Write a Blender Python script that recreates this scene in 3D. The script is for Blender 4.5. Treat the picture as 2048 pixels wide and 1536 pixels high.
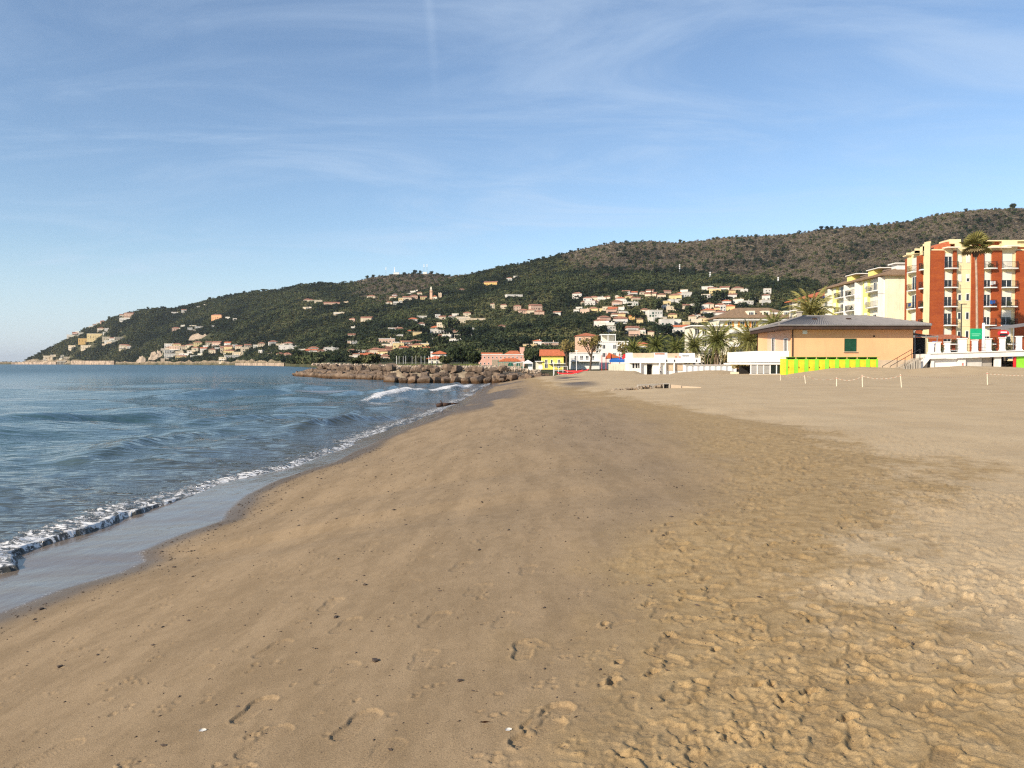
import bpy, math, random
import numpy as np
from mathutils import Vector, Matrix
random.seed(7); RNG = np.random.default_rng(7)
R = math.radians
scene = bpy.context.scene
for o in list(bpy.data.objects): bpy.data.objects.remove(o)
col = scene.collection

# ------------------------------------------------------------------ camera, sky, sun, exposure
F = 1540.0; HC = 2.6; TH = math.atan(41.0/F)          # focal length in photo pixels, camera height above the sea, tilt
SUN_EL, SUN_AZ = R(27), R(47)                          # sun: behind the camera, 47 degrees to its left
cam_d = bpy.data.cameras.new("camera"); cam = bpy.data.objects.new("camera", cam_d); col.objects.link(cam)
cam_d.sensor_width = 36; cam_d.lens = 36*F/2048; cam_d.clip_start = .1; cam_d.clip_end = 80000
cam.location = (0, 0, HC); cam.rotation_euler = (math.pi/2 - TH, 0, 0); scene.camera = cam
world = bpy.data.worlds.new("World"); scene.world = world; world.use_nodes = True
wn = world.node_tree; wn.nodes.clear()
def W(t, **k):
    n = wn.nodes.new(t)
    for a, b in k.items(): setattr(n, a, b)
    return n
sky = W("ShaderNodeTexSky", sky_type='NISHITA', sun_disc=False, sun_elevation=SUN_EL, altitude=0, air_density=1.0, dust_density=.2, ozone_density=3.0)
sky.sun_rotation = math.pi + SUN_AZ          # sun from behind left
bg = W("ShaderNodeBackground"); bg.inputs[1].default_value = .118
wo = W("ShaderNodeOutputWorld")
# thin cirrus veils: direction projected on a high plane, streaky noise
tc = W("ShaderNodeTexCoord"); sep = W("ShaderNodeSeparateXYZ"); wn.links.new(tc.outputs["Generated"], sep.inputs[0])
def M(op, a, b=None, c=None):
    n = W("ShaderNodeMath", operation=op)
    for i, v in enumerate((a, b, c)):
        if v is None: continue
        if isinstance(v, (int, float)): n.inputs[i].default_value = v
        else: wn.links.new(v, n.inputs[i])
    return n.outputs[0]
zc = M('MAXIMUM', sep.outputs[2], .02); zz = M('ADD', zc, .12)
cx, cy = M('DIVIDE', sep.outputs[0], zz), M('DIVIDE', sep.outputs[1], zz)
cmb = W("ShaderNodeCombineXYZ"); wn.links.new(cx, cmb.inputs[0]); wn.links.new(cy, cmb.inputs[1])
mp = W("ShaderNodeMapping"); wn.links.new(cmb.outputs[0], mp.inputs[0])
mp.inputs["Rotation"].default_value = (0, 0, R(28)); mp.inputs["Scale"].default_value = (.55, 1.25, 1)
n1 = W("ShaderNodeTexNoise"); wn.links.new(mp.outputs[0], n1.inputs["Vector"])
n1.inputs["Scale"].default_value = 1.7; n1.inputs["Detail"].default_value = 9; n1.inputs["Roughness"].default_value = .62; n1.inputs["Distortion"].default_value = .9
n2 = W("ShaderNodeTexNoise"); wn.links.new(cmb.outputs[0], n2.inputs["Vector"]); n2.inputs["Scale"].default_value = .55; n2.inputs["Detail"].default_value = 3
def MR(v, a, b, c=0., d=1., smooth=True):
    n = W("ShaderNodeMapRange"); n.interpolation_type = 'SMOOTHSTEP' if smooth else 'LINEAR'
    wn.links.new(v, n.inputs[0])
    for i, q in enumerate((a, b, c, d)): n.inputs[i+1].default_value = q
    return n.outputs[0]
cl = M('MULTIPLY', MR(n1.outputs[0], .38, .74), MR(n2.outputs[0], .22, .62))
cl = M('MULTIPLY', cl, .46)
veil = M('MULTIPLY', MR(n2.outputs[0], .25, .75), .05)
# old contrail: a narrow band across the sky plane
ux = M('DIVIDE', sep.outputs[0], M('MAXIMUM', sep.outputs[1], .05)); el = M('DIVIDE', sep.outputs[2], M('MAXIMUM', sep.outputs[1], .05))
bend = M('ADD', M('MULTIPLY', M('POWER', M('SUBTRACT', .47, el), 2.), -.22), -.117)
bend = M('ADD', bend, M('MULTIPLY', M('SUBTRACT', el, .30), -.115)); bend = M('ADD', bend, .028)
wob = M('MULTIPLY', M('SUBTRACT', n1.outputs[0], .5), .018)
tr = MR(M('ABSOLUTE', M('SUBTRACT', M('SUBTRACT', ux, bend), wob)), 0., .010, 1., 0.)
tr = M('MULTIPLY', tr, M('MULTIPLY', MR(el, .30, .46), MR(sep.outputs[1], .3, .6)))
cl = M('MINIMUM', M('ADD', M('ADD', cl, veil), M('MULTIPLY', tr, .11)), 1.)
cl = M('MAXIMUM', M('MULTIPLY', cl, MR(sep.outputs[2], -.01, .10)), M('MULTIPLY', MR(sep.outputs[2], .0, .16, 1., 0.), .62))
mix = W("ShaderNodeMix", data_type='RGBA'); wn.links.new(cl, mix.inputs[0]); wn.links.new(sky.outputs[0], mix.inputs[6])
mix.inputs[7].default_value = (4.0, 4.9, 6.1, 1)
wn.links.new(mix.outputs[2], bg.inputs[0]); wn.links.new(bg.outputs[0], wo.inputs[0])
sun_d = bpy.data.lights.new("sun", 'SUN'); sun = bpy.data.objects.new("sun", sun_d); col.objects.link(sun)
sun_d.energy = 4.9; sun_d.angle = R(.53); sun_d.color = (1, .87, .70)
to_sun = Vector((-math.sin(SUN_AZ)*math.cos(SUN_EL), -math.cos(SUN_AZ)*math.cos(SUN_EL), math.sin(SUN_EL)))
sun.rotation_euler = to_sun.to_track_quat('Z', 'Y').to_euler(); sun.location = (-40, -40, 60)
vs = scene.view_settings; vs.view_transform = 'Standard'; vs.look = 'None'; vs.gamma = 1; vs.exposure = .45; vs.use_curve_mapping = False
scene.cycles.use_denoising = False; scene.cycles.pixel_filter_type = 'BLACKMAN_HARRIS'; scene.cycles.filter_width = 1.25; scene.cycles.max_bounces = 6; scene.cycles.transparent_max_bounces = 12
scene.cycles.volume_bounces = 0

# ------------------------------------------------------------------ helpers
def ray(px, py):
    u = (px-1024)/F; w = (py-768)/F
    return u, math.cos(TH)-w*math.sin(TH), -math.sin(TH)-w*math.cos(TH)
def at(px, py, Y):
    a, b, c = ray(px, py); s = Y/b
    return Vector((a*s, Y, HC+c*s))
def onz(px, py, z=0.):
    a, b, c = ray(px, py); s = (z-HC)/c
    return Vector((a*s, b*s, z))
def smooth(a, b, x):
    t = np.clip((x-a)/(b-a), 0, 1); return t*t*(3-2*t)
def _h(ix, iy, s):
    n = (ix.astype(np.int64)*374761393 + iy.astype(np.int64)*668265263 + s*982451653) & 0xffffffff
    n = ((n ^ (n >> 13))*1274126177) & 0xffffffff
    return ((n ^ (n >> 16)) & 0xffff)/65535.
def vn(x, y, s=0):                                       # value noise 0..1
    ix, iy = np.floor(x), np.floor(y); fx, fy = x-ix, y-iy
    fx = fx*fx*fx*(fx*(fx*6-15)+10); fy = fy*fy*fy*(fy*(fy*6-15)+10)
    a, b, c, d = _h(ix, iy, s), _h(ix+1, iy, s), _h(ix, iy+1, s), _h(ix+1, iy+1, s)
    return (a*(1-fx)+b*fx)*(1-fy)+(c*(1-fx)+d*fx)*fy
def fbm(x, y, o=4, s=0, g=.5):
    t = 0; a = 1; n = 0
    for k in range(o):
        ca, sa = math.cos(.7*k+.3), math.sin(.7*k+.3)
        t = t+a*vn((x*ca-y*sa)*2**k+13.7*k, (x*sa+y*ca)*2**k+7.1*k, s+k); n += a; a *= g
    return t/n

class NT:                                                # small shader graph helper
    def __init__(s, name):
        s.m = bpy.data.materials.new(name); s.m.use_nodes = True; s.t = s.m.node_tree
        s.b = s.t.nodes["Principled BSDF"]; s.out = s.t.nodes["Material Output"]
        s.co = s.n("ShaderNodeTexCoord").outputs["Object"]
    def n(s, t, **k):
        n = s.t.nodes.new(t)
        for a, b in k.items(): setattr(n, a, b)
        return n
    def put(s, sock, v):
        if isinstance(v, bpy.types.NodeSocket): s.t.links.new(v, sock)
        elif v is not None:
            if isinstance(v, tuple) and len(v) == 3 and sock.type == 'RGBA': v = v+(1,)
            sock.default_value = v
    def m_(s, op, a, b=None):
        n = s.n("ShaderNodeMath", operation=op); s.put(n.inputs[0], a); s.put(n.inputs[1], b); return n.outputs[0]
    def noise(s, scale, detail=4, rough=.55, vec=None, dist=0., stretch=None):
        v = vec or s.co
        if stretch:
            mp = s.n("ShaderNodeMapping"); s.put(mp.inputs[0], v); mp.inputs["Scale"].default_value = stretch; v = mp.outputs[0]
        n = s.n("ShaderNodeTexNoise"); s.put(n.inputs["Vector"], v)
        n.inputs["Scale"].default_value = scale; n.inputs["Detail"].default_value = detail
        n.inputs["Roughness"].default_value = rough; n.inputs["Distortion"].default_value = dist
        return n.outputs[0]
    def mr(s, v, a, b, c=0., d=1.):
        n = s.n("ShaderNodeMapRange", interpolation_type='SMOOTHSTEP'); s.put(n.inputs[0], v)
        for i, q in enumerate((a, b, c, d)): n.inputs[i+1].default_value = q
        return n.outputs[0]
    def mix(s, f, a, b, blend='MIX'):
        n = s.n("ShaderNodeMix", data_type='RGBA', blend_type=blend); s.put(n.inputs[0], f); s.put(n.inputs[6], a); s.put(n.inputs[7], b); return n.outputs[2]
    def attr(s, name):
        n = s.n("ShaderNodeAttribute", attribute_name=name); return n.outputs["Fac"]
    def bump(s, h, dist, strength=1., normal=None):
        n = s.n("ShaderNodeBump"); s.put(n.inputs["Height"], h); n.inputs["Distance"].default_value = dist; n.inputs["Strength"].default_value = strength
        if normal: s.put(n.inputs["Normal"], normal)
        return n.outputs[0]
    def set(s, **k):
        for a, v in k.items():
            s.put(s.b.inputs[{'color': "Base Color", 'rough': "Roughness", 'normal': "Normal", 'metal': "Metallic", 'ior': "IOR", 'spec': "Specular IOR Level", 'coat': "Coat Weight", 'coatr': "Coat Roughness", 'trans': "Transmission Weight", 'alpha': "Alpha"}[a]], v)
        return s.m
MATS = {}
def plain(name, c, rough=.8, var=.12, scale=1.2, bump=0., metal=0., spec=.3, grime=.0):
    if name in MATS: return MATS[name]
    g = NT(name); k = g.noise(scale, 5, .6)
    lo = tuple(x*(1-var) for x in c); hi = tuple(min(1, x*(1+var)) for x in c)
    cc = g.mix(g.mr(k, .3, .7), lo, hi)
    if grime:
        st = g.mr(g.noise(2.2, 5, .6, stretch=(1, 1, .16)), .5, .74)
        cc = g.mix(g.m_('MULTIPLY', st, grime), cc, (.16, .13, .1))
    nm = g.bump(g.noise(scale*14, 3), bump) if bump else None
    MATS[name] = g.set(color=cc, rough=rough, metal=metal, spec=spec, normal=nm); return MATS[name]

class MB:
    def __init__(s): s.v = []; s.f = []
    def poly(s, *p):
        i = len(s.v); s.v += [tuple(q) for q in p]; s.f.append(tuple(range(i, i+len(p)))); return s
    def box(s, x0, x1, y0, y1, z0, z1):
        i = len(s.v); s.v += [(x, y, z) for z in (z0, z1) for y in (y0, y1) for x in (x0, x1)]
        s.f += [tuple(i+k for k in q) for q in ((0,2,3,1),(4,5,7,6),(0,1,5,4),(2,6,7,3),(0,4,6,2),(1,3,7,5))]; return s
    def prism(s, pts, d0, d1, axis='z'):                 # polygon extruded along an axis
        i = len(s.v); n = len(pts)
        for d in (d0, d1):
            for a, b in pts: s.v.append((a, b, d) if axis == 'z' else ((a, d, b) if axis == 'y' else (d, a, b)))
        s.f.append(tuple(i+k for k in range(n))[::-1]); s.f.append(tuple(i+n+k for k in range(n)))
        for k in range(n): s.f.append((i+k, i+(k+1) % n, i+n+(k+1) % n, i+n+k))
        return s
    def tube(s, p, q, r0, r1=None, n=6, cap=True):
        p, q = Vector(p), Vector(q); r1 = r0 if r1 is None else r1
        d = (q-p).normalized(); a = d.orthogonal().normalized(); b = d.cross(a); i = len(s.v)
        for c, r in ((p, r0), (q, r1)):
            for k in range(n):
                t = 2*math.pi*k/n; s.v.append(tuple(c+a*(r*math.cos(t))+b*(r*math.sin(t))))
        for k in range(n): s.f.append((i+k, i+(k+1) % n, i+n+(k+1) % n, i+n+k))
        if cap: s.f.append(tuple(i+k for k in range(n))[::-1]); s.f.append(tuple(i+n+k for k in range(n)))
        return s
    def path(s, pts, rads, n=6):
        for (p, q, a, b) in zip(pts, pts[1:], rads, rads[1:]): s.tube(p, q, a, b, n)
        return s
    def mesh(s, name, mat, smooth=False):
        me = bpy.data.meshes.new(name); me.from_pydata(s.v, [], s.f); me.materials.append(mat)
        if smooth: me.polygons.foreach_set("use_smooth", [True]*len(me.polygons))
        me.update(); return me
    def build(s, name, mat, parent=None, loc=None, smooth=False):
        return put(name, s.mesh(name, mat, smooth), parent, loc)
def put(name, me, parent=None, loc=None, rot=None, scale=None):
    o = bpy.data.objects.new(name, me); col.objects.link(o)
    if parent: o.parent = parent
    if loc is not None: o.location = loc
    if rot is not None: o.rotation_euler = rot
    if scale is not None: o.scale = scale if hasattr(scale, '__len__') else (scale,)*3
    return o
def tag(o, label=None, cat=None, group=None, kind=None):
    for k, v in (("label", label), ("category", cat), ("group", group), ("kind", kind)):
        if v: o[k] = v
    return o
def thing(name, label, cat, loc=(0, 0, 0), rz=0., group=None):
    return tag(put(name, None, None, loc, (0, 0, rz)), label, cat, group)
def np_mesh(name, V, Q, mat, smooth=True, attrs=None):
    me = bpy.data.meshes.new(name); me.vertices.add(len(V)); me.vertices.foreach_set("co", V.astype(np.float32).ravel())
    k = Q.shape[1]; me.loops.add(Q.size); me.loops.foreach_set("vertex_index", Q.astype(np.int32).ravel())
    me.polygons.add(len(Q)); me.polygons.foreach_set("loop_start", np.arange(0, Q.size, k, dtype=np.int32))
    me.polygons.foreach_set("loop_total", np.full(len(Q), k, dtype=np.int32))
    if smooth: me.polygons.foreach_set("use_smooth", np.ones(len(Q), dtype=bool))
    for a, d in (attrs or {}).items():
        at_ = me.attributes.new(a, 'FLOAT', 'POINT'); at_.data.foreach_set("value", d.astype(np.float32).ravel())
    me.materials.append(mat); me.update(calc_edges=True); me.validate()
    return me
def grid_quads(nr, nc):
    i = np.arange(nr*nc).reshape(nr, nc)
    return np.stack([i[:-1, :-1], i[:-1, 1:], i[1:, 1:], i[1:, :-1]], -1).reshape(-1, 4)

# ------------------------------------------------------------------ the beach
SHORE = np.array([(-60, -12), (-10, -7.5), (4, -6.5), (9.0, -6.0), (9.9, -5.85), (10.7, -5.5), (11.3, -5.45), (11.9, -5.8), (13.05, -5.7), (14.3, -5.45), (15.2, -5.7), (17, -5.95), (19.1, -5.95), (21.3, -5.6),
                  (22.6, -5.3), (29.7, -5.1), (40.2, -4.3), (47.8, -3.7), (60, -3.3), (72, -3.0), (101, -2.6), (118, -2.2), (130, 2), (160, 8)])*.867
def xs_of(y): return np.interp(y, SHORE[:, 0], SHORE[:, 1])+.10*(vn(y*.55, y*0+3., 5)-.5)*smooth(8, 16, y)
PROF = np.array([(-60, -6), (-12, -.9), (-5, -.34), (-2, -.06), (0, .06), (.8, .15), (1.6, .29), (3, .56), (4.5, .80), (6, .97), (8, 1.10), (12, 1.22), (25, 1.36), (60, 1.5), (200, 1.6)])
def pxX(px, Y): return (px-1024)/F*Y
MOUNDS = [(79., 6., 4., [(1440, 0), (1480, .6), (1500, .86), (1553, 1.11), (1580, 1.52), (1620, 1.83), (1660, 2.14), (1727, 2.29), (1789, 2.21), (1821, 2.04), (1875, 2.29), (1928, 2.4), (2048, 2.24), (2200, 2.3), (2500, 2.1)]),
          (112., 6., 4., [(1312, 0), (1330, .93), (1351, 1.44), (1384, 1.73), (1420, 1.95), (1446, 1.84), (1469, 1.58), (1500, 1.4), (1530, .0)]),
          (112., 7., 4., [(1120, 0), (1155, 1.36), (1169, 1.73), (1215, 1.8), (1270, 1.73), (1282, 1.33), (1298, .85), (1306, .0)])]
def beach_base(x, y):
    s = x-xs_of(y)
    z = np.interp(s, PROF[:, 0], PROF[:, 1])
    low = smooth(90, 128, y)*smooth(0, 14, s); z = z*(1-low)+low*.42
    for Y0, wf, wb, tab in MOUNDS:
        T = np.array(tab); cr = np.interp(1024+F*x/np.maximum(y, 1), T[:, 0], T[:, 1])
        yy = y+2.2*(vn(x*.12, y*.02+4, 11)-.5)
        k = np.where(yy < Y0, np.exp(-((yy-Y0)/wf)**2), np.exp(-((yy-Y0)/wb)**2))
        z = np.maximum(z, z+(cr-z)*k*(cr > z))
    return z
YR = np.concatenate([np.linspace(.5, 2.2, 26)[:-1], 1./np.linspace((1/2.2)**.9, (1/150.)**.9, 640)**(1/.9)])
TC = np.concatenate([np.linspace(-2.6, -.74, 36)[:-1], np.linspace(-.74, .74, 760), np.linspace(.74, 2.6, 36)[1:]])
XX = TC[None, :]*YR[:, None]; YY = np.repeat(YR[:, None], len(TC), 1)
S = XX-xs_of(YY)
ZZ = beach_base(XX, YY)
BND = np.array([(0, .0), (2.7, .05), (4.7, .35), (6.7, .95), (10, 2.4), (18, 3.3), (30, 3.1), (58, 1.5), (90, 1), (150, 1)])     # where trampled sand begins
BD2 = np.array([(0, 3.0), (3.3, 2.5), (5.5, 2.2), (6.9, 3.1), (9.5, 5.2), (16.7, 5.6), (35, 4.6), (60, 3), (150, 3)])           # where pale dry sand begins
wv = 1.1*(fbm(XX*.7, YY*.45, 4, 20)-.5)
wv2 = 1.1*(fbm(XX*3., YY*1.6, 4, 27)-.5)
DR = XX-np.interp(YY, BND[:, 0], BND[:, 1])+wv*np.minimum(1, .4+YY/14)
wid = np.interp(YY, [3, 8, 20], [.5, 1.0, 2.0]); rough = smooth(-.5*wid, wid, DR+(.5+.25*wid)*wv2); churn = rough*(.35+1.0*smooth(.36, .60, fbm(XX*.9+5, YY*.7, 3, 58)))*(1-.75*smooth(1.0, 3.2, XX-np.interp(YY, BD2[:, 0], BD2[:, 1])))
dryv = smooth(-1.1, 1.9, XX-np.interp(YY, BD2[:, 0], BD2[:, 1])+1.5*wv*np.minimum(2.2, .6+YY/9)+1.3*wv2)
und = .05*(fbm(XX*.5, YY*.4, 3, 3)-.5)*smooth(.5, 3, S)
rdg = lambda a, b, o, sd: 1-np.abs(2*fbm(a, b, o, sd)-1)
wx, wy = XX+.12*fbm(XX*3, YY*3, 2, 33), YY+.12*fbm(XX*3, YY*3, 2, 34)
ZZ += und + rough*(.022*(fbm(XX*1.6, YY*1.3, 3, 31)-.5)+churn*(.007*(rdg(wx*4.2, wy*3.4, 3, 41)-.7)+.006*(fbm(wx*11, wy*9, 3, 43)-.5)+.0055*(fbm(wx*24, wy*20, 2, 45)-.5)+.005*(fbm(wx*48, wy*38, 1, 46)-.5)*(YY < 9)))
far = smooth(9, 25, YY)*smooth(1, 5, S)
ZZ += far*rough*.05*(fbm(XX*1.1, YY*.55, 3, 61)-.5)
cmask = smooth(.45, .62, fbm(XX*1.1, YY*.9, 3, 57))
ZZ += churn*(.25+.75*cmask)*.016*np.clip(fbm(XX*27, YY*21, 2, 51)-.56, 0, 1)*3.0*(YY < 22)            # clods
ZZ += (.0025*(fbm(XX*9, YY*4, 3, 71)-.5))*smooth(.3, 1.2, S)
damp = np.zeros_like(ZZ); Z0 = ZZ.copy()
def stamp(cx, cy, ang, L, Wd, D, edge=.010, rim=.35, tread=.0022, bare=False, tone=0., crumb=False):
    Rr = L*.5+.1
    i0, i1 = np.searchsorted(YR, (cy-Rr, cy+Rr)); 
    if i1-i0 < 3: return
    j0, j1 = np.searchsorted(TC, (min((cx-Rr)/(cy-Rr), (cx-Rr)/(cy+Rr)), max((cx+Rr)/(cy-Rr), (cx+Rr)/(cy+Rr))))
    sl = (slice(i0, i1), slice(j0, j1)); dx, dy = XX[sl]-cx, YY[sl]-cy
    a = dx*math.sin(ang)+dy*math.cos(ang); b = dx*math.cos(ang)-dy*math.sin(ang)
    t = a/L
    w = Wd*np.interp(t, [-.5, -.46, -.36, -.2, -.02, .2, .36, .46, .5], [0, .24, .36, .34, .30, .48, .46, .28, 0])
    b = b-Wd*.07*np.sin(t*4.2)
    d = np.abs(b)-w; d = np.maximum(d, (np.abs(t)-.5)*L)
    ins = smooth(edge, -edge, d)
    if crumb: ins = ins*smooth(.30, .52, fbm(dx*14+cx*5, dy*14+cy*3, 2, 95))
    tr_ = tread*(np.sin(a*2*math.pi/.021+2.2*np.sin(b*60))*.6+.4*np.sin(b*2*math.pi/.024))
    wob_ = .7+.6*vn(dx*22+cx*9, dy*22+cy*7, 91)
    tgt = Z0[sl]-D*(.8+.4*wob_)+tr_
    ZZ[sl] = ZZ[sl]*(1-ins)+tgt*ins+D*rim*np.exp(-((d-edge*1.6)/(edge*1.3+.004))**2)*wob_*(1-ins)*(.5+.5*(ZZ[sl] < Z0[sl]+.012))
    damp[sl] = np.maximum(damp[sl], ins*tone)
# the footprints one can see on the smooth sand: pixel, heading, length
def sand_pt(px, py):
    z = 1.5
    for _ in range(12):
        p = onz(px, py, z); z = .5*z+.5*float(beach_base(np.array([p.x]), np.array([p.y]))[0])
    return onz(px, py, z)
for px, py, an, D in [(508, 1418, .30, .034), (712, 1450, .62, .030), (528, 1482, .62, .018), (845, 1320, .08, .014), (690, 1250, .35, .022), (660, 1210, .15, .026), (545, 1298, .6, .020), (868, 1240, .5, .024),
                      (1048, 1298, .05, .036), (950, 1180, .25, .014), (650, 1146, .9, .014), (600, 1192, .9, .012), (735, 1096, .35, .020), (735, 1060, .9, .014), (812, 1170, .8, .012), (920, 1132, .4, .02),
                      (840, 1120, .7, .014), (675, 1345, .6, .013), (100, 1510, .95, .012), (1055, 1138, .05, .022), (1075, 1056, .4, .016), (380, 1352, .9, .01), (760, 1515, .45, .008), (975, 1075, .6, .012), (790, 1030, .6, .012), (1010, 1240, .4, .014), (960, 1180, .2, .016), (1095, 1435, 1.1, .05), (1075, 1465, 1.2, .05)]:
    p = sand_pt(px, py); stamp(p.x, p.y, an*.55, .32+.02*random.random(), .155, D*.27, .0075, .35, .0022)
# trampled belt
N = 0
for k in range(3000):
    y = 2.0+20*random.random()**1.35; x = np.interp(y, BND[:, 0], BND[:, 1])+random.uniform(-.3, 1)*1.2+random.random()**1.1*(2.2+.52*y)
    if abs(x/y) > .8: continue
    pale = float(np.interp(x-np.interp(y, BD2[:, 0], BD2[:, 1]), [0, 2.4], [0, 1]))
    if random.random() < .35*pale: continue
    soft = random.random()*.6+.4*pale
    L = random.uniform(.12, .30); D = random.choice((random.uniform(.002, .006), random.uniform(.002, .006), random.uniform(.004, .011)))*(1-.5*pale)
    if x < np.interp(y, BND[:, 0], BND[:, 1])+.3: D *= .45; L *= .8
    stamp(x, y, random.gauss(.35, .8)+(math.pi if random.random() < .5 else 0), L, L*random.uniform(.38, .46), D, .006+.016*soft*soft, .45+.35*random.random(), .0024*(1-soft)*(random.random() < .6), tone=random.random()*.6, crumb=random.random() < .8)
for k in range(80):                                     # sharp scuffs and heel holes
    y = 2.7+8*random.random()**1.2; x = np.interp(y, BND[:, 0], BND[:, 1])+random.uniform(.1, 1.9)+.1*y*random.random()
    L = random.uniform(.05, .12); stamp(x, y, random.gauss(.5, .5), L, L*random.uniform(.35, .8), random.uniform(.010, .022), .007, .6, 0, tone=.3)
for k in range(6):                                      # readable walking trails through the belt
    y = random.uniform(2.0, 4.5); x = np.interp(y, BND[:, 0], BND[:, 1])+random.uniform(.0, 3.4); hd = random.gauss(.42, .28); sd = 1
    for q in range(16):
        if abs(x/y) < .85 and y < 14: stamp(x+sd*.10*math.cos(hd), y-sd*.10*math.sin(hd), hd+random.gauss(0, .1)+(math.pi if k % 3 == 0 else 0), random.uniform(.27, .32), .125, random.uniform(.004, .009), .008, .5, .0024, tone=random.random()*.8)
        x += .55*math.sin(hd); y += .55*math.cos(hd); sd = -sd; hd += random.gauss(0, .06)
# little holes and paw marks on the smooth sand
for k in range(420):
    y = 2.6+9*random.random(); x = random.uniform(-.75, .5)*y
    if x < np.interp(y, SHORE[:, 0], SHORE[:, 1])+1.2: continue
    for q in range(random.choice((1, 1, 3, 5))):
        stamp(x+random.gauss(0, .05), y+random.gauss(0, .05), random.random()*3, random.uniform(.025, .05), random.uniform(.03, .05), random.uniform(.002, .005), .007, .6, 0)
foot = np.stack([XX, YY, ZZ], -1).reshape(-1, 3)

g = NT("beach_sand")
dry, wet, rg = g.attr("dry"), g.attr("wet"), g.attr("rough")
na = g.noise(.55, 5, .6); nb = g.noise(7., 5, .65); nc = g.noise(130., 3, .7); nd = g.noise(420., 2, .6)
streak = g.noise(1.3, 4, .6, stretch=(2.2, .45, 1))
ms = g.m_('ADD', g.m_('MULTIPLY', streak, .6), g.m_('MULTIPLY', g.noise(9., 5, .65, stretch=(1, .6, 1)), .4))
smoothc = g.mix(g.mr(ms, .36, .64), (.268, .188, .104), (.356, .254, .146))
goldc = g.mix(g.mr(nb, .3, .7), (.315, .212, .096), (.43, .302, .150))
palec = g.mix(g.mr(na, .3, .7), (.48, .355, .205), (.545, .412, .245))
c = g.mix(rg, smoothc, goldc)
c = g.mix(g.mr(g.m_('ADD', dry, g.m_('MULTIPLY', g.m_('SUBTRACT', nb, .5), .8)), .2, .85), c, palec)
c = g.mix(g.m_('MULTIPLY', g.attr("band"), .22), c, g.mix(g.mr(streak, .35, .65), (.195, .142, .096), (.245, .180, .122)))
c = g.mix(g.m_('MULTIPLY', g.attr("damp"), g.m_('MULTIPLY', rg, .42)), c, (.22, .150, .082))
grain = g.m_('ADD', g.m_('MULTIPLY', nc, .55), g.m_('MULTIPLY', nd, .45))
c = g.mix(.85, c, g.mix(g.mr(grain, .32, .68), (.58, .58, .58), (1.30, 1.28, 1.26)), 'MULTIPLY')
c = g.mix(g.mr(g.noise(95., 2, .5), .67, .72), c, (.10, .07, .05))
wetc = g.mix(g.mr(streak, .3, .7), (.125, .090, .056), (.165, .120, .076))
w2 = g.mr(g.m_('ADD', wet, g.m_('MULTIPLY', g.m_('SUBTRACT', na, .5), .25)), .12, .8)
c = g.mix(w2, c, wetc)
film = g.attr("film"); streak2 = g.noise(1.6, 5, .62, stretch=(.55, 1.7, 1), dist=.6)
c = g.mix(g.m_('MULTIPLY', film, g.mr(streak2, .35, .65, .9, .35)), c, (.185, .15, .115))
c = g.mix(g.m_('MULTIPLY', g.attr("edge"), g.mr(g.noise(38., 3, .6), .60, .68)), c, (.66, .64, .60))
bh = g.m_('ADD', g.m_('MULTIPLY', nc, .5), g.m_('MULTIPLY', nd, .25)); bh = g.m_('MULTIPLY', bh, g.m_('SUBTRACT', 1., g.m_('MULTIPLY', film, .97)))
rip = g.m_('MULTIPLY', g.noise(3.2, 4, .6, stretch=(1, .45, 1)), g.m_('MULTIPLY', film, .9))
nrm = g.bump(g.m_('ADD', bh, rip), .007, .85)
sandm = g.set(color=c, rough=g.m_('SUBTRACT', .92, g.m_('MULTIPLY', w2, .35)), spec=.25, normal=nrm, coat=g.m_('MULTIPLY', film, g.mr(streak2, .30, .70, .55, 1.)), coatr=.10)
g.b.inputs["Coat IOR"].default_value = 1.33; g.put(g.b.inputs["Coat Normal"], g.bump(rip, .014, 1.))
lobes = .55*(vn(YY*.35, YY*0+1., 77)-.5)
wetv = 1-smooth(.02, .85, S+.5*lobes+.35*(fbm(XX*1.3, YY*.6, 3, 81)-.5))
wetv = np.maximum(wetv, .95*smooth(30, 45, YY)*(1-smooth(1.2, 5.5, S))*smooth(.44, .6, fbm(XX*.3, YY*.11, 3, 85)))
wetv = np.maximum(wetv, .8*np.exp(-((S-6.6-.02*YY)/1.6)**2)*smooth(40, 60, YY)*smooth(.42, .55, fbm(XX*.2, YY*.25, 3, 86)))
filmv = 1-smooth(-.05, .10, S)
filmv = np.maximum(filmv, .22*(1-smooth(.0, .9, S+lobes)))
bandv = np.exp(-((DR+1.1)/1.3)**2)*smooth(5, 11, YY)*(.35+.9*smooth(.35, .6, fbm(XX*.35, YY*.10, 3, 88)))
edgev = np.exp(-((S-.02+.05*(vn(XX*6, YY*6, 89)-.5))/.07)**2)*(YY < 60)
beach = tag(put("beach_sand", np_mesh("beach_sand", foot, grid_quads(len(YR), len(TC)), sandm, attrs={"dry": dryv, "wet": wetv, "rough": rough, "film": filmv, "damp": damp, "band": bandv, "edge": edgev})), kind="structure")
beach["label"] = "brown sand beach, smooth and damp by the water, trampled and pale inland"
bk = MB().box(-11, 300, -80, .9, -3, .2); bk = MB()
BX, BY = np.meshgrid(np.concatenate([np.linspace(-60, 30, 46), np.linspace(40, 340, 31)]), np.linspace(-60, 1.0, 30)); bz = np.interp(BX-xs_of(BY), PROF[:, 0], PROF[:, 1])
one = np.ones_like(BX)
tag(put("dry_sand", np_mesh("dry_sand", np.stack([BX, BY, bz-.05], -1).reshape(-1, 3), grid_quads(*BX.shape), sandm, attrs={"dry": one*.3, "wet": one*0, "rough": one*.5, "film": one*0})), kind="structure")

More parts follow.
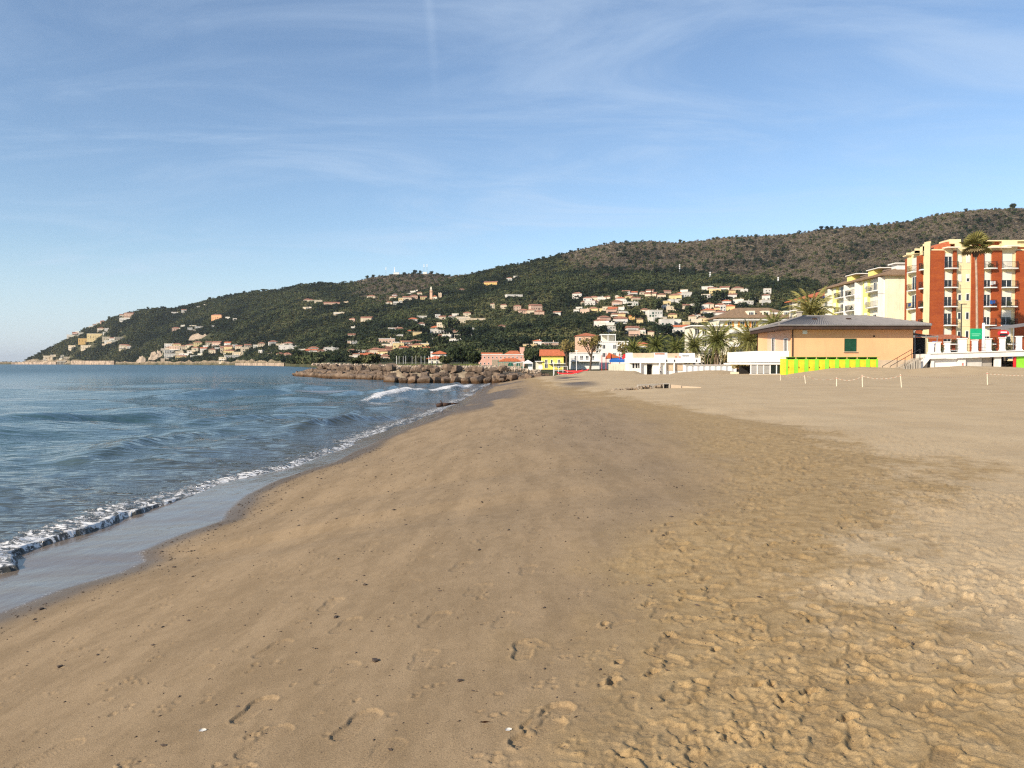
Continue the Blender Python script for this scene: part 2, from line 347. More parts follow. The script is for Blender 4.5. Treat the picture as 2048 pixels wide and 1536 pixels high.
# ------------------------------------------------------------------ the sea
YS = np.concatenate([np.linspace(-60, 4, 40)[:-1], 1./np.linspace((1/4.)**.85, (1/420.)**.85, 520)**(1/.85), np.geomspace(430, 30000, 50)])
nT = len(YS)
# lateral position follows the shore: u = metres seaward of the swash edge
US = np.concatenate([np.linspace(-.4, 9, 230), np.linspace(9, 30, 170)[1:], np.geomspace(30, 2200, 110)[1:]])
UU, VY = np.meshgrid(US, YS); spread = 1+np.maximum(0, VY-60)/160.
inner = np.minimum(UU, 9)
UX = np.where(UU > 2, 2+(UU-2)*np.minimum(spread, 14), UU)
SXs = np.interp(VY, np.append(SHORE[:-2, 0], [140, 200, 40000]), np.append(SHORE[:-2, 1], [4, 30, 400]))+.10*(vn(VY*.55, VY*0+3., 5)-.5)*smooth(8, 16, VY)
SX = SXs-UX
u = UX
rs = np.random.default_rng(3)
zs = np.zeros_like(SX)
res = np.maximum(.05, np.abs(VY)**2/(3*770)*.8)
for k in range(46):
    lam = .35*1.12**k; 
    if lam > 26: break
    for q in range(2):
        an = rs.normal(1.2, .45); kx, ky = math.cos(an)*2*math.pi/lam, math.sin(an)*2*math.pi/lam
        amp = .0085*lam**.62
        zs += amp*np.sin(kx*SX+ky*VY+rs.random()*6.28+.8*np.sin(SX*.13+VY*.07+k))*smooth(2.2, 5., lam/res)
zs *= smooth(1.2, 5., u)*.55+.12
wob = 1.3*(vn(VY*.10, VY*0+8., 14)-.5)+.5*(vn(VY*.37, VY*0+2., 15)-.5)
for uc, a, w, sd, sk in [(3.5, .20, .50, 1, .0), (6.2, .12, .7, 2, .0), (9.2, .14, 1.0, 3, .05), (13.5, .13, 1.3, 4, .12), (19, .17, 1.8, 5, .2), (27, .16, 2.4, 6, .25), (38, .2, 3.4, 7, .3), (54, .2, 4.4, 8, .3)]:
    c0 = uc+wob*(1+.14*uc)+sk*(22-VY)*.45
    am = 1.5*(1-.45*smooth(22, 34, VY)*(uc < 8))*a*np.clip(2.3*(vn(VY*.09*6/(3+uc*.22)+sd*7., u*.02+sd, 40+sd)-.36), 0, 1.25)
    d = (u-c0)/w; d = np.where(d < 0, d*1.7, d*.75)
    zs += am*np.exp(-d*d)-.3*am*np.exp(-((u-c0+1.9*w)/(1.4*w))**2)
# the bore running up the sand
FR = .867*np.array([(-60, 2.4), (9, 2.1), (11.3, 1.95), (14, 2.15), (15.9, 1.8), (17.1, 1.35), (19.5, 1.15), (22.2, .8), (26, .7), (31, .55), (45, .6), (70, .7), (130, .7), (46000, .8)])
uf = np.interp(VY, FR[:, 0], FR[:, 1])+.22*(vn(VY*1.4, VY*0, 61)-.5)+.14*(vn(VY*3.7, VY*0, 62)-.5)
bw = .95+.6*(vn(VY*.5, VY*0+5., 64)-.5)
bh_ = .06*(.55+.9*vn(VY*.3, VY*0+9., 63))
front = smooth(-.02, .45, u-uf)
zs += front*(bh_*np.exp(-(np.maximum(0, u-uf-.12)/(bw*.75))**2)+.012)
bub = fbm(SX*7, VY*4.5, 3, 66)
zs += front*np.exp(-((u-uf-.45)/(bw*.62))**2)*.05*(bub-.5)*(1+.0*VY)
zs = np.where(u < uf, np.maximum(-.3, np.interp(-u, PROF[:, 0], PROF[:, 1])-.03-.1*smooth(0, .3, uf-u)), zs)
foam = (u > uf-.03)*np.exp(-(np.maximum(0, u-uf-.22)/(bw*(.55+.35*(VY < 19))))**2)*np.clip(.55+1.1*vn(VY*.42, VY*0, 65), 0, 1.15)
foam = np.maximum(foam, (.62+.55*smooth(17, 24, VY)*smooth(.3, .6, vn(VY*.3, VY*0+3, 74)))*front*np.exp(-(np.maximum(0, u-uf)/(1.9))**2)*smooth(12, 15, VY))
foam = np.maximum(foam, 1.25*np.exp(-((u-uf-.08)/.14)**2)*smooth(.22, .5, vn(VY*1.1, VY*0+7, 75)))
# a second breaker further along the beach
u2 = np.interp(VY, [40, 50, 58, 66, 80, 96, 104], [9.5, 8.6, 7.6, 6.0, 3.3, 1.8, 1.2])+.5*(vn(VY*.4, VY*0+1, 68)-.5)
k2 = smooth(51, 58, VY)*(1-smooth(84, 100, VY))
foam = np.maximum(foam, k2*np.exp(-((u-u2)/(.55+.7*vn(VY*.5, VY*0+6, 69)))**2)*1.5); zs += k2*.26*np.exp(-((u-u2-.3)/.9)**2)
tipn = smooth(.60, .74, vn(VY*.23, u*.1, 70))
foam = np.maximum(foam, .75*np.exp(-((u-3.55-wob*1.5)/.2)**2)*tipn*smooth(15, 22, VY)*(1-smooth(50, 70, VY)))
veilf = .34*smooth(.50, .68, fbm(SX*.10, VY*.05, 4, 73))*smooth(5, 14, u)*(1-smooth(36, 60, u))*smooth(24, 40, VY)*(1-smooth(80, 120, VY))
foam = np.maximum(foam, veilf)
sh = np.exp(-np.maximum(u, 0)/5.5); fard = smooth(30, 330, np.hypot(SX, VY))
g = NT("sea_water")
fo, shal = g.attr("foam"), g.attr("shallow")
w1 = g.noise(1.5, 3, .5, stretch=(.5, 1.5, 1), dist=.25); w2_ = g.noise(5.0, 3, .5, stretch=(.5, 1.4, 1), dist=.25); w3 = g.noise(.3, 3, .55, stretch=(.6, 1.3, 1))
hh = g.m_('ADD', g.m_('ADD', g.m_('MULTIPLY', w1, .27), g.m_('MULTIPLY', w2_, .075)), g.m_('MULTIPLY', w3, .5))
lace = g.noise(4.6, 6, .68, dist=1.4); lace2 = g.noise(17., 4, .6)
lc = g.m_('ADD', g.m_('MULTIPLY', lace, .72), g.m_('MULTIPLY', lace2, .28))
thr = g.m_('SUBTRACT', .78, g.m_('MULTIPLY', fo, .30))
fm = g.n("ShaderNodeMapRange", interpolation_type='SMOOTHSTEP'); g.put(fm.inputs[0], g.m_('SUBTRACT', lc, thr)); fm.inputs[1].default_value = 0; fm.inputs[2].default_value = .09
fmo = g.m_('MULTIPLY', fm.outputs[0], g.mr(fo, .03, .2))
patch = g.mr(g.noise(.035, 3, .5, stretch=(1, .5, 1)), .35, .65)
wc = g.mix(patch, (.030, .074, .088), (.042, .092, .104))
wc = g.mix(shal, wc, (.088, .070, .050))
wc = g.mix(fmo, wc, (.80, .78, .74))
seam = g.set(color=wc, rough=g.m_('ADD', g.m_('ADD', .06, g.m_('MULTIPLY', g.attr('fard'), .24)), g.m_('MULTIPLY', fmo, .7)), ior=1.33, spec=.5, normal=g.bump(g.m_('ADD', hh, g.m_('MULTIPLY', fmo, .12)), .6, .9))
sea = tag(put("sea", np_mesh("sea", np.stack([SX, VY, zs], -1).reshape(-1, 3), grid_quads(*SX.shape)[:, ::-1], seam, attrs={"foam": foam, "shallow": sh, "fard": fard})), kind="structure")
sea["label"] = "blue sea with small breaking waves on the left"
# ------------------------------------------------------------------ coast and hills
RIDGE = [(-300, 727), (30, 727), (45, 723), (60, 714), (90, 698), (120, 683), (160, 661), (200, 644), (230, 632), (260, 624), (300, 616), (350, 615), (400, 602), (430, 594), (480, 585), (520, 582), (560, 577), (600, 567), (650, 564), (700, 563), (740, 552), (790, 545), (860, 543), (900, 549),
         (950, 543), (1000, 531), (1040, 525), (1100, 510), (1160, 495), (1220, 483), (1300, 478), (1350, 482), (1400, 478), (1450, 471), (1540, 467), (1600, 463), (1640, 455), (1700, 450), (1760, 446), (1820, 438), (1860, 428), (1900, 421), (1960, 415), (2048, 413), (2300, 392), (2700, 380), (3400, 380)]
def tau(px, py=700): a, b, c = ray(px, py); return a/b
rt = np.array([tau(*q) for q in RIDGE]); re_ = np.array([ray(*q)[2]/ray(*q)[1] for q in RIDGE])
def T1(tab): t = np.array(tab, float); return np.array([tau(q) for q in t[:, 0]]), t[:, 1]
RD = T1([(-300, 2300), (45, 2190), (150, 2150), (300, 2080), (430, 2000), (800, 1640), (1000, 1500), (1300, 1480), (1700, 1400), (2048, 1300), (3400, 1300)])
CO = T1([(-300, 2280), (45, 2160), (100, 2080), (150, 1960), (300, 1560), (450, 1150), (540, 820), (590, 640), (630, 470), (668, 290), (690, 178), (730, 156), (780, 131), (840, 118), (1000, 116), (1050, 124), (1090, 148), (3400, 150)])
BA = T1([(-300, 2290), (45, 2165), (100, 2090), (150, 1975), (300, 1590), (450, 1200), (540, 900), (600, 760), (700, 600), (900, 520), (1100, 470), (1300, 440), (1500, 430), (2048, 430), (3400, 430)])
EX = T1([(-300, 1.), (100, 1.0), (300, 1.15), (500, 1.4), (800, 1.6), (1100, 1.65), (1500, 1.7), (1800, 1.75), (3400, 1.6)])
TREE_H = 4.0
def terrain(t, Y):
    I = lambda q: np.interp(t, q[0], q[1])
    yr, yc, yb = I(RD), I(CO), I(BA); zr = np.maximum(HC+np.interp(t, rt, re_)*yr-TREE_H, 1.5)
    lowp = smooth(tau(930), tau(1010), t); zb = 2.2-1.35*lowp+(1.2+1.35*lowp)*smooth(240, 440, Y)*(t > tau(640))+.3*(vn(t*Y/9., Y/9., 99)-.5)
    k = (Y-yb)/np.maximum(yr-yb, 10)
    kk = np.clip(k, 0, 1)
    x = t*Y
    env = np.sin(np.pi*np.clip(kk, 0, 1))**.8
    nz = 46*(fbm(x/310., Y/330., 3, 101)-.5)+13*(fbm(x/75., Y/80., 3, 111)-.5)
    z = zb+(zr-zb)*kk**I(EX)+nz*env*np.minimum(1, (yr-yb)/700.)*np.clip((zr-5)/60, 0, 1)
    z = np.where(k > 1, zr-(k-1)*(yr-yb)*.35, z)
    z = np.maximum(z, -6)
    cl_ = smooth(-6, 3, Y-yc+6*(vn(x/14., Y/14., 120)-.5)); rock = smooth(-2, 6, Y-yc)*(1-smooth(14, 42, Y-yc+20*(fbm(x/40, Y/40, 3, 121)-.5)))*(1-smooth(tau(530), tau(590), t))
    z = z*cl_+(-6)*(1-cl_)+rock*(7*fbm(x/22., Y/22., 3, 122)+1.0*(vn(x/5., Y/5., 125)))
    return z, k, rock
tq = np.concatenate([np.linspace(-1.3, -.70, 40)[:-1], np.linspace(-.70, .70, 520), np.linspace(.70, 1.7, 50)[1:]])
kq = np.concatenate([np.linspace(-.06, .05, 18)[:-1], np.linspace(.05, 1, 30)[:-1]**1.0])
# rows: coast plain, then the slope up to the ridge, then the back
yc_, yb_, yr_ = (np.interp(tq, *q) for q in (CO, BA, RD))
rows = [yc_-10+np.minimum(24, (yb_-yc_)*.5)*f for f in np.linspace(0, 1, 10)]
y0 = rows[-1]; rows += [y0+(yb_-y0)*f for f in np.linspace(0, 1, 16)[1:]]
rows += [yb_+(yr_-yb_)*f for f in np.linspace(0, 1, 190)[1:]]
rows += [yr_+d for d in (8, 25, 60, 140, 300, 600)]
TY = np.array(rows); TT = np.repeat(tq[None], len(rows), 0)
TZ, TK, TR = terrain(TT, TY); TXx = TT*TY
# scrub zone: grey-brown leafless growth on the upper slope, by place on the hill
BROWN = [(-300, 500), (600, 520), (690, 575), (740, 598), (800, 600), (880, 592), (940, 566), (1000, 535), (1080, 528), (1150, 550), (1200, 562), (1300, 560), (1400, 566), (1480, 574), (1560, 592), (1620, 605), (1660, 650), (1760, 690), (2048, 720), (3400, 760)]
bt = np.array([tau(*q) for q in BROWN]); be = np.array([ray(*q)[2]/ray(*q)[1] for q in BROWN])
def brown(x, y, z):
    e = (z-HC)/y; t = x/y
    n = (fbm(x/60., y/70., 3, 131)-.5)*.05+(fbm(x/210., y/200., 2, 135)-.5)*.05
    return smooth(-.006, .010, e-np.interp(t, bt, be)+n)
TB = brown(TXx, TY, TZ)
g = NT("hill_ground")
ca = g.mix(g.mr(g.noise(.03, 6, .6), .35, .65), (.045, .052, .024), (.085, .078, .040))
cb = g.mix(g.mr(g.noise(.045, 6, .65), .35, .65), (.11, .090, .060), (.17, .138, .090))
ck = g.mix(g.mr(g.noise(.12, 6, .65), .35, .65), (.17, .125, .085), (.40, .31, .21))
cc = g.mix(g.attr("brown"), ca, cb); cc = g.mix(g.attr("rock"), cc, ck)
hillm = g.set(color=cc, rough=.95, spec=.1, normal=g.bump(g.noise(.25, 5, .65), 1.6))
hill = tag(put("hillside", np_mesh("hillside", np.stack([TXx, TY, TZ], -1).reshape(-1, 3), grid_quads(*TZ.shape), hillm, attrs={"brown": TB, "rock": TR})), kind="structure")
hill["label"] = "long wooded headland hill falling to the sea at left"

def hit(px, py, ymin=None):                              # first point of the land that a photo pixel looks at
    a, b, c = ray(px, py); t = a/b; e = c/b
    y = np.arange(max(ymin or 0, float(np.interp(t, *CO))+4), float(np.interp(t, *RD))+2, 2.)
    z, k, r = terrain(np.full_like(y, t), y)
    h = np.nonzero(z >= HC+e*y)[0]
    i = h[0] if len(h) else int(np.argmax((z-HC)/y))
    return Vector((t*y[i], y[i], z[i]))

# ------------------------------------------------------------------ tree prototypes for the woods (leaf clumps on a crown)
def leafy(name, mat, n, shape, size, seed, trunk=None, flat=0.):
    rr = np.random.default_rng(seed); V = []; Fc = []
    while len(Fc) < n:
        p = rr.uniform(-1, 1, 3)
        q = shape(p, rr)
        if q is None: continue
        s = size*rr.uniform(.6, 1.35); a = rr.normal(size=3); a /= np.linalg.norm(a); o = q/ (np.linalg.norm(q-np.array([0, 0, q[2]*.6]))+1e-6)
        nrm = o+.9*rr.normal(size=3); nrm /= np.linalg.norm(nrm); u_ = np.cross(nrm, a); u_ /= np.linalg.norm(u_)+1e-9; v_ = np.cross(nrm, u_)
        i = len(V); V += [q+u_*s, q-u_*s*.6+v_*s*.8, q-u_*s*.7-v_*s*.75]; Fc.append((i, i+1, i+2))
    m = MB(); m.v = [tuple(v) for v in V]; m.f = Fc
    return m.mesh(name, mat)
def foliage(name, a, b, br=.5):
    g = NT(name); oi = g.n("ShaderNodeObjectInfo").outputs["Random"]; ps = g.n("ShaderNodeNewGeometry").outputs["Position"]
    big = g.mr(g.noise(.011, 3, .5, vec=ps), .40, .62); mid = g.noise(.05, 2, .5, vec=ps)
    k = g.m_('ADD', g.m_('ADD', g.m_('MULTIPLY', oi, .26), g.m_('MULTIPLY', big, .70)), g.m_('ADD', g.m_('MULTIPLY', g.noise(.9, 2), .15), g.m_('MULTIPLY', g.m_('SUBTRACT', mid, .5), .4)))
    g.set(color=g.mix(g.mr(k, .05, .95), a, b), rough=.75, spec=.15); return g.m
pine_m = foliage("pine_needles", (.014, .025, .011), (.066, .080, .030))
oak_m = foliage("evergreen_leaves", (.036, .046, .018), (.118, .116, .046))
twig_m = foliage("bare_twigs", (.10, .083, .060), (.205, .165, .115))
bush_m = foliage("bush_leaves", (.045, .058, .022), (.115, .118, .050))
bark_m = plain("bark", (.11, .08, .055), .9, .3, 3, bump=.02)
def ball(fl=1., inner=.35, z0=1.0, lump=3.):
    def f(p, rr):
        d = np.linalg.norm(p)
        if d > 1 or d < inner: return None
        k = .72+.28*math.sin(lump*p[0]+1)*math.cos(lump*p[1]+2)+.12*math.sin(5*p[2])
        return np.array([p[0]*k, p[1]*k, p[2]*fl*k+z0])
    return f
def umbrella(p, rr):
    d = math.hypot(p[0], p[1])
    if d > 1 or p[2] < -.35: return None
    return np.array([p[0], p[1], 1.55+.42*p[2]*(1.1-d)+.12*math.sin(6*p[0])*math.cos(5*p[1])])
def cone(p, rr):
    z = (p[2]+1)/2; r = (1-z)**.7*.36+.02
    if math.hypot(p[0], p[1]) > 1: return None
    return np.array([p[0]*r, p[1]*r, .1+z*2.6])
protos = bpy.data.collections.new("tree_prototypes")
def proto(name, me):
    o = bpy.data.objects.new(name, me); protos.objects.link(o)
for k in range(3): proto("a%d_pine" % k, leafy("pine", pine_m, 150, ball(.85+.15*k, .4, .95, 3+k), .24, 5+k))
proto("b0_umbrella", leafy("umbrella", pine_m, 150, umbrella, .22, 9))
for k in range(2): proto("c%d_oak" % k, leafy("oak", oak_m, 150, ball(.8, .4, .8, 4+k), .22, 15+k))
for k in range(3): proto("d%d_twigs" % k, leafy("twigs", twig_m, 170, ball(.8, .15, .75, 4+k), .15, 25+k))
for k in range(2): proto("e%d_bush" % k, leafy("bush", bush_m, 110, ball(.65, .4, .55, 4+k), .24, 35+k))
proto("f0_cypress", leafy("cypress", pine_m, 150, cone, .14, 45))

def forest(name, label, cat, P, idx, scl):
    me = bpy.data.meshes.new(name); me.vertices.add(len(P)); me.vertices.foreach_set("co", P.astype(np.float32).ravel())
    me.attributes.new("idx", 'INT', 'POINT').data.foreach_set("value", idx.astype(np.int32))
    me.attributes.new("scl", 'FLOAT_VECTOR', 'POINT').data.foreach_set("vector", scl.astype(np.float32).ravel())
    rot = np.zeros((len(P), 3)); rot[:, 2] = RNG.random(len(P))*6.28; rot[:, :2] = RNG.normal(0, .06, (len(P), 2))
    me.attributes.new("rot", 'FLOAT_VECTOR', 'POINT').data.foreach_set("vector", rot.astype(np.float32).ravel())
    o = tag(put(name, me), label, cat, kind="stuff")
    ng = bpy.data.node_groups.new(name, 'GeometryNodeTree')
    ng.interface.new_socket("Geometry", in_out='INPUT', socket_type='NodeSocketGeometry'); ng.interface.new_socket("Geometry", in_out='OUTPUT', socket_type='NodeSocketGeometry')
    gi, go = ng.nodes.new("NodeGroupInput"), ng.nodes.new("NodeGroupOutput")
    ip = ng.nodes.new("GeometryNodeInstanceOnPoints"); ci = ng.nodes.new("GeometryNodeCollectionInfo")
    ci.inputs[0].default_value = protos; ci.inputs["Separate Children"].default_value = True; ci.inputs["Reset Children"].default_value = True
    def na(n, t):
        q = ng.nodes.new("GeometryNodeInputNamedAttribute"); q.data_type = t; q.inputs[0].default_value = n
        return [s for s in q.outputs if s.enabled][0]
    L = ng.links.new
    L(gi.outputs[0], ip.inputs["Points"]); L(ci.outputs[0], ip.inputs["Instance"]); ip.inputs["Pick Instance"].default_value = True
    L(na("idx", 'INT'), ip.inputs["Instance Index"]); L(na("rot", 'FLOAT_VECTOR'), ip.inputs["Rotation"]); L(na("scl", 'FLOAT_VECTOR'), ip.inputs["Scale"])
    L(ip.outputs[0], go.inputs[0])
    md = o.modifiers.new("trees", 'NODES'); md.node_group = ng
    return o
CLEAR = []                                               # (x, y, radius, lane) kept free of trees: filled by the houses
def woods():
    n = 150000
    t = RNG.uniform(-.68, .80, n); k = RNG.random(n)
    yb, yr, yc = (np.interp(t, *q) for q in (BA, RD, CO))
    y = np.sqrt((yc+12)**2+(((yr+14)**2-(yc+12)**2)*k))
    area = ((yr+14)**2-(yc+12)**2)/2*1.48                # per-sample area
    keep = RNG.random(n) < np.clip(area/n/17., 0, 1)
    t, y = t[keep], y[keep]; x = t*y
    z, kk, rock = terrain(t, y); b = brown(x, y, z)
    ok = (rock < .35) & (kk > -.02) | ((t < tau(640)) & (rock < .4) & (kk > -.4))
    ok &= (kk > .0) | (RNG.random(len(t)) < .5)
    shr = np.ones(len(x)); top = z+8.
    for (cx_, cy_, r_, lane, cz_) in CLEAR:
        d = math.hypot(cx_, cy_); ux_, uy_ = -cx_/d, -cy_/d
        dx, dy = x-cx_, y-cy_; al = dx*ux_+dy*uy_; ac = np.abs(dx*uy_-dy*ux_)
        ok &= ~((ac < r_) & (al < min(lane, 9)) & (al > -r_*.9))
        inl = (ac < r_*1.0+2.6) & (al > 0) & (al < 170)
        los = HC+(cz_+.9-HC)*(np.hypot(x, y)/d)
        shr = np.where(inl, np.minimum(shr, np.clip((los-z)/6.4, .0, 1)), shr)
    ok &= shr > .16
    t, x, y, z, b, kk, shr = (q[ok] for q in (t, x, y, z, b, kk, shr))
    n = len(x); P = np.stack([x, y, z-.3], -1)
    isb = RNG.random(n) < b*.93
    r = RNG.random(n); typ = np.where(r < .62, RNG.integers(0, 3, n), np.where(r < .68, 3, np.where(r < .92, 4+RNG.integers(0, 2, n), np.where(r < .97, 9+RNG.integers(0, 2, n), 11))))
    olive = smooth(.50, .58, fbm(x/110., y/150., 3, 151))*(.55+.45*smooth(-.2, .2, t))
    typ = np.where((RNG.random(n) < olive*.75), 4+RNG.integers(0, 2, n), typ)
    r2 = RNG.random(n); typb = np.where(r2 < .92, 6+RNG.integers(0, 3, n), np.where(r2 < .98, 9+RNG.integers(0, 2, n), RNG.integers(0, 3, n)))
    typ = np.where(isb, typb, typ)
    s = RNG.uniform(2.3, 4.4, n)*np.where((typ >= 6) & (typ < 11), .68, 1.)*np.where(typ == 11, .9, 1.)
    s = s*np.where((kk > .97) & (RNG.random(n) < .8), .7, 1.)
    s = s*np.maximum(shr, .25)*np.where((x/y > tau(1120)) & (x/y < tau(1570)) & (y < 1050), .8, 1.)
    sc = np.stack([s*RNG.uniform(.85, 1.2, n), s*RNG.uniform(.85, 1.2, n), s*RNG.uniform(.85, 1.25, n)], -1)
    print("trees", n, isb.sum())
    forest("pine_forest", "dense dark green pine and oak wood covering the headland and lower slopes", "forest", P[~isb], typ[~isb], sc[~isb])
    forest("hillside_scrub", "grey-brown leafless scrub covering the upper slopes below the ridge", "scrub", P[isb], typ[isb], sc[isb])
# ------------------------------------------------------------------ materials for things
white = plain("white_plaster", (.74, .72, .67), .8, .06, .7, grime=.25)
whitep = plain("white_paint", (.80, .79, .76), .6, .03, 1.)
cream = plain("cream_plaster", (.74, .62, .36), .85, .06, .6, grime=.15)
palecream = plain("pale_cream_plaster", (.75, .68, .52), .85, .06, .6, grime=.2)
yellow = plain("yellow_plaster", (.80, .66, .16), .85, .06, .6)
lemon = plain("lemon_plaster", (.74, .66, .22), .85, .06, .6)
pink = plain("pink_plaster", (.64, .36, .27), .85, .08, .4, grime=.25)
peach = plain("peach_plaster", (.78, .425, .22), .85, .06, .3, grime=.10)
peachs = plain("rose_plaster", (.70, .44, .30), .85, .06, .35)
tan = plain("tan_plaster", (.56, .44, .31), .85, .1, .8)
ochre = plain("ochre_plaster", (.66, .42, .15), .85, .08, .5)
terra = plain("terracotta_tiles", (.44, .15, .075), .85, .25, 3., bump=.05)
redroof = plain("red_roof_tiles", (.52, .15, .065), .85, .2, 3., bump=.05)
brownroof = plain("brown_roof", (.26, .17, .10), .85, .2, 1.5, bump=.05)
greyroof = plain("grey_tiles", (.215, .20, .19), .8, .15, 2., bump=.02)
darkwood = plain("dark_wood", (.055, .030, .020), .7, .2, 2.)
dark = plain("dark_metal", (.03, .03, .032), .5, .2, 2., metal=.3)
grey = plain("grey_metal", (.30, .30, .30), .5, .1, 2., metal=.5)
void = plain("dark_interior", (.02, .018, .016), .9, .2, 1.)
concrete = plain("concrete", (.38, .34, .28), .9, .2, 1.5, bump=.02, grime=.3)
green = plain("green_shutter", (.012, .065, .035), .6, .15, 2.)
lime = plain("lime_paint", (.26, .64, .045), .6, .12, 1.5, grime=.14)
yel = plain("yellow_paint", (.78, .575, .03), .6, .12, 1.5, grime=.12)
redp = plain("red_paint", (.62, .035, .035), .45, .08, 1.)
bluep = plain("blue_paint", (.02, .13, .45), .45, .08, 1.)
orangep = plain("orange_shutter", (.66, .27, .05), .6, .1, 2.)
signg = plain("green_sign_paint", (.01, .36, .16), .4, .05, 1.)
wood = plain("weathered_wood", (.40, .30, .19), .9, .2, 3., bump=.01)
shutter = plain("roller_shutter", (.70, .66, .56), .7, .05, 1.)
net = plain("green_net", (.06, .28, .19), .8, .15, 2.)
canvas = plain("white_canvas", (.78, .77, .73), .8, .05, 1.)
sail = plain("orange_canvas", (.62, .17, .06), .8, .1, 1.)
g = NT("window_glass"); glass = g.set(color=(.022, .026, .030), rough=.07, spec=.6)
g = NT("red_brick"); br = g.n("ShaderNodeTexBrick")
mp_ = g.n("ShaderNodeMapping"); g.put(mp_.inputs[0], g.co); mp_.inputs["Rotation"].default_value = (R(90), 0, 0)
sx_ = g.n("ShaderNodeSeparateXYZ"); g.put(sx_.inputs[0], g.co); cx_ = g.n("ShaderNodeCombineXYZ"); g.put(cx_.inputs[0], g.m_('ADD', sx_.outputs[0], sx_.outputs[1])); g.put(cx_.inputs[1], sx_.outputs[2]); g.put(br.inputs["Vector"], cx_.outputs[0])
br.inputs["Color1"].default_value = (.43, .098, .022, 1); br.inputs["Color2"].default_value = (.34, .072, .02, 1); br.inputs["Mortar"].default_value = (.30, .11, .06, 1)
br.inputs["Scale"].default_value = 1.; br.inputs["Brick Width"].default_value = .26; br.inputs["Row Height"].default_value = .085; br.inputs["Mortar Size"].default_value = .008
brick = g.set(color=g.mix(g.mr(g.noise(.5, 5, .6, stretch=(.3, .3, 2)), .3, .75), br.outputs[0], g.mix(.6, br.outputs[0], (.24, .045, .02))), rough=.85, spec=.2, normal=g.bump(br.outputs[1], .01))
g = NT("boulder_rock"); oi = g.n("ShaderNodeObjectInfo").outputs["Random"]
b1 = g.mix(g.mr(g.noise(1.1, 6, .62), .32, .7), (.10, .068, .046), (.27, .19, .13))
b1 = g.mix(g.m_('MULTIPLY', oi, .45), b1, (.15, .115, .085))
gz = g.n("ShaderNodeNewGeometry"); sz = g.n("ShaderNodeSeparateXYZ"); g.put(sz.inputs[0], gz.outputs["Position"])
b1 = g.mix(g.mr(g.m_('ADD', sz.outputs[2], g.m_('MULTIPLY', g.noise(1.3, 3), .5)), .85, .45), b1, (.075, .040, .018))   # weed line
rockm = g.set(color=b1, rough=.9, spec=.25, normal=g.bump(g.noise(3.2, 6, .65), .12))
rubble = plain("pale_rubble", (.42, .33, .24), .9, .35, .8, bump=.06)
gravel = plain("gravel_fill", (.33, .26, .175), .95, .25, 1.2, bump=.08)
grassm = foliage("shore_grass", (.09, .12, .03), (.17, .19, .06))

# ------------------------------------------------------------------ breakwater: every boulder a part
def boulder_mesh(k):
    rr = random.Random(k); import bmesh
    bm = bmesh.new()
    for a in (-1, 1):
        for b in (-1, 1):
            for c_ in (-1, 1):
                for q in range(2): bm.verts.new((a*rr.uniform(.5, 1.05), b*rr.uniform(.5, 1.05), c_*rr.uniform(.5, 1.0)))
    r_ = bmesh.ops.convex_hull(bm, input=bm.verts)
    for v in [v for v in bm.verts if not v.link_faces]: bm.verts.remove(v)
    bmesh.ops.bevel(bm, geom=list(bm.edges), offset=.06, segments=1, affect='EDGES')
    me = bpy.data.meshes.new("boulder"); bm.to_mesh(me); bm.free(); me.materials.append(rockm); return me
BOULD = [boulder_mesh(k) for k in range(9)]
def boulder(par, p, s, rnd, me=None):
    return put("boulder", me or BOULD[rnd.randrange(9)], par, p, (rnd.uniform(-.3, .3), rnd.uniform(-.3, .3), rnd.uniform(0, 6.28)), (s[0], s[1], s[2]))
rn = random.Random(5)
bwk = thing("breakwater", "brown boulder breakwater running out into the sea", "breakwater", (0, 0, 0))
line = [onz(588, 751.5), onz(640, 756), onz(700, 758.5), onz(786, 762)]
line2 = [onz(772, 766.5), onz(860, 766.5), onz(1005, 766.5)]
def along(pts, step, jit):
    out = []
    for a, b in zip(pts, pts[1:]):
        n = max(1, int((b-a).length/step))
        for k in range(n): out.append((a.lerp(b, (k+.5)/n), (b-a).normalized()))
    return out
nb_ = 0
for ln in (line, line2):
    for p, d in along(ln, 1.25, 0):
        b = Vector((-d.y, d.x, 0)); b = b if b.y > 0 else -b
        endk = min(1., .45+.3*(p-line[0]).length/4)
        s = rn.uniform(.62, .98); boulder(bwk, p+b*rn.uniform(.2, .6)+Vector((0, 0, .30*endk)), (s*1.05, s*.9, s*.80*endk), rn)
        s = rn.uniform(.45, .78); boulder(bwk, p+b*rn.uniform(1.6, 2.2)+d*rn.uniform(-.5, .5)+Vector((0, 0, 1.0*endk)), (s*1.1, s, s*.7), rn); nb_ += 2
        for q in range(2):
            s = rn.uniform(.35, .7); boulder(bwk, p+b*rn.uniform(3.0, 6.5)+d*rn.uniform(-.9, .9)+Vector((0, 0, rn.uniform(1.5, 2.05))*1) if endk > .9 else p+b*1.5+Vector((0, 0, .3)), (s*1.2, s, s*.8), rn); nb_ += 1
for k in range(60):                                      # the landward end, half buried in sand
    px = rn.uniform(1000, 1092); p = at(px, rn.uniform(752, 765), 100+rn.uniform(-2, 12)); p.z = max(.5, min(1.3, p.z)); s = rn.uniform(.25, .65)
    boulder(bwk, p, (s*1.2, s, s*.7), rn)
m = MB()                                                 # small rubble between and behind
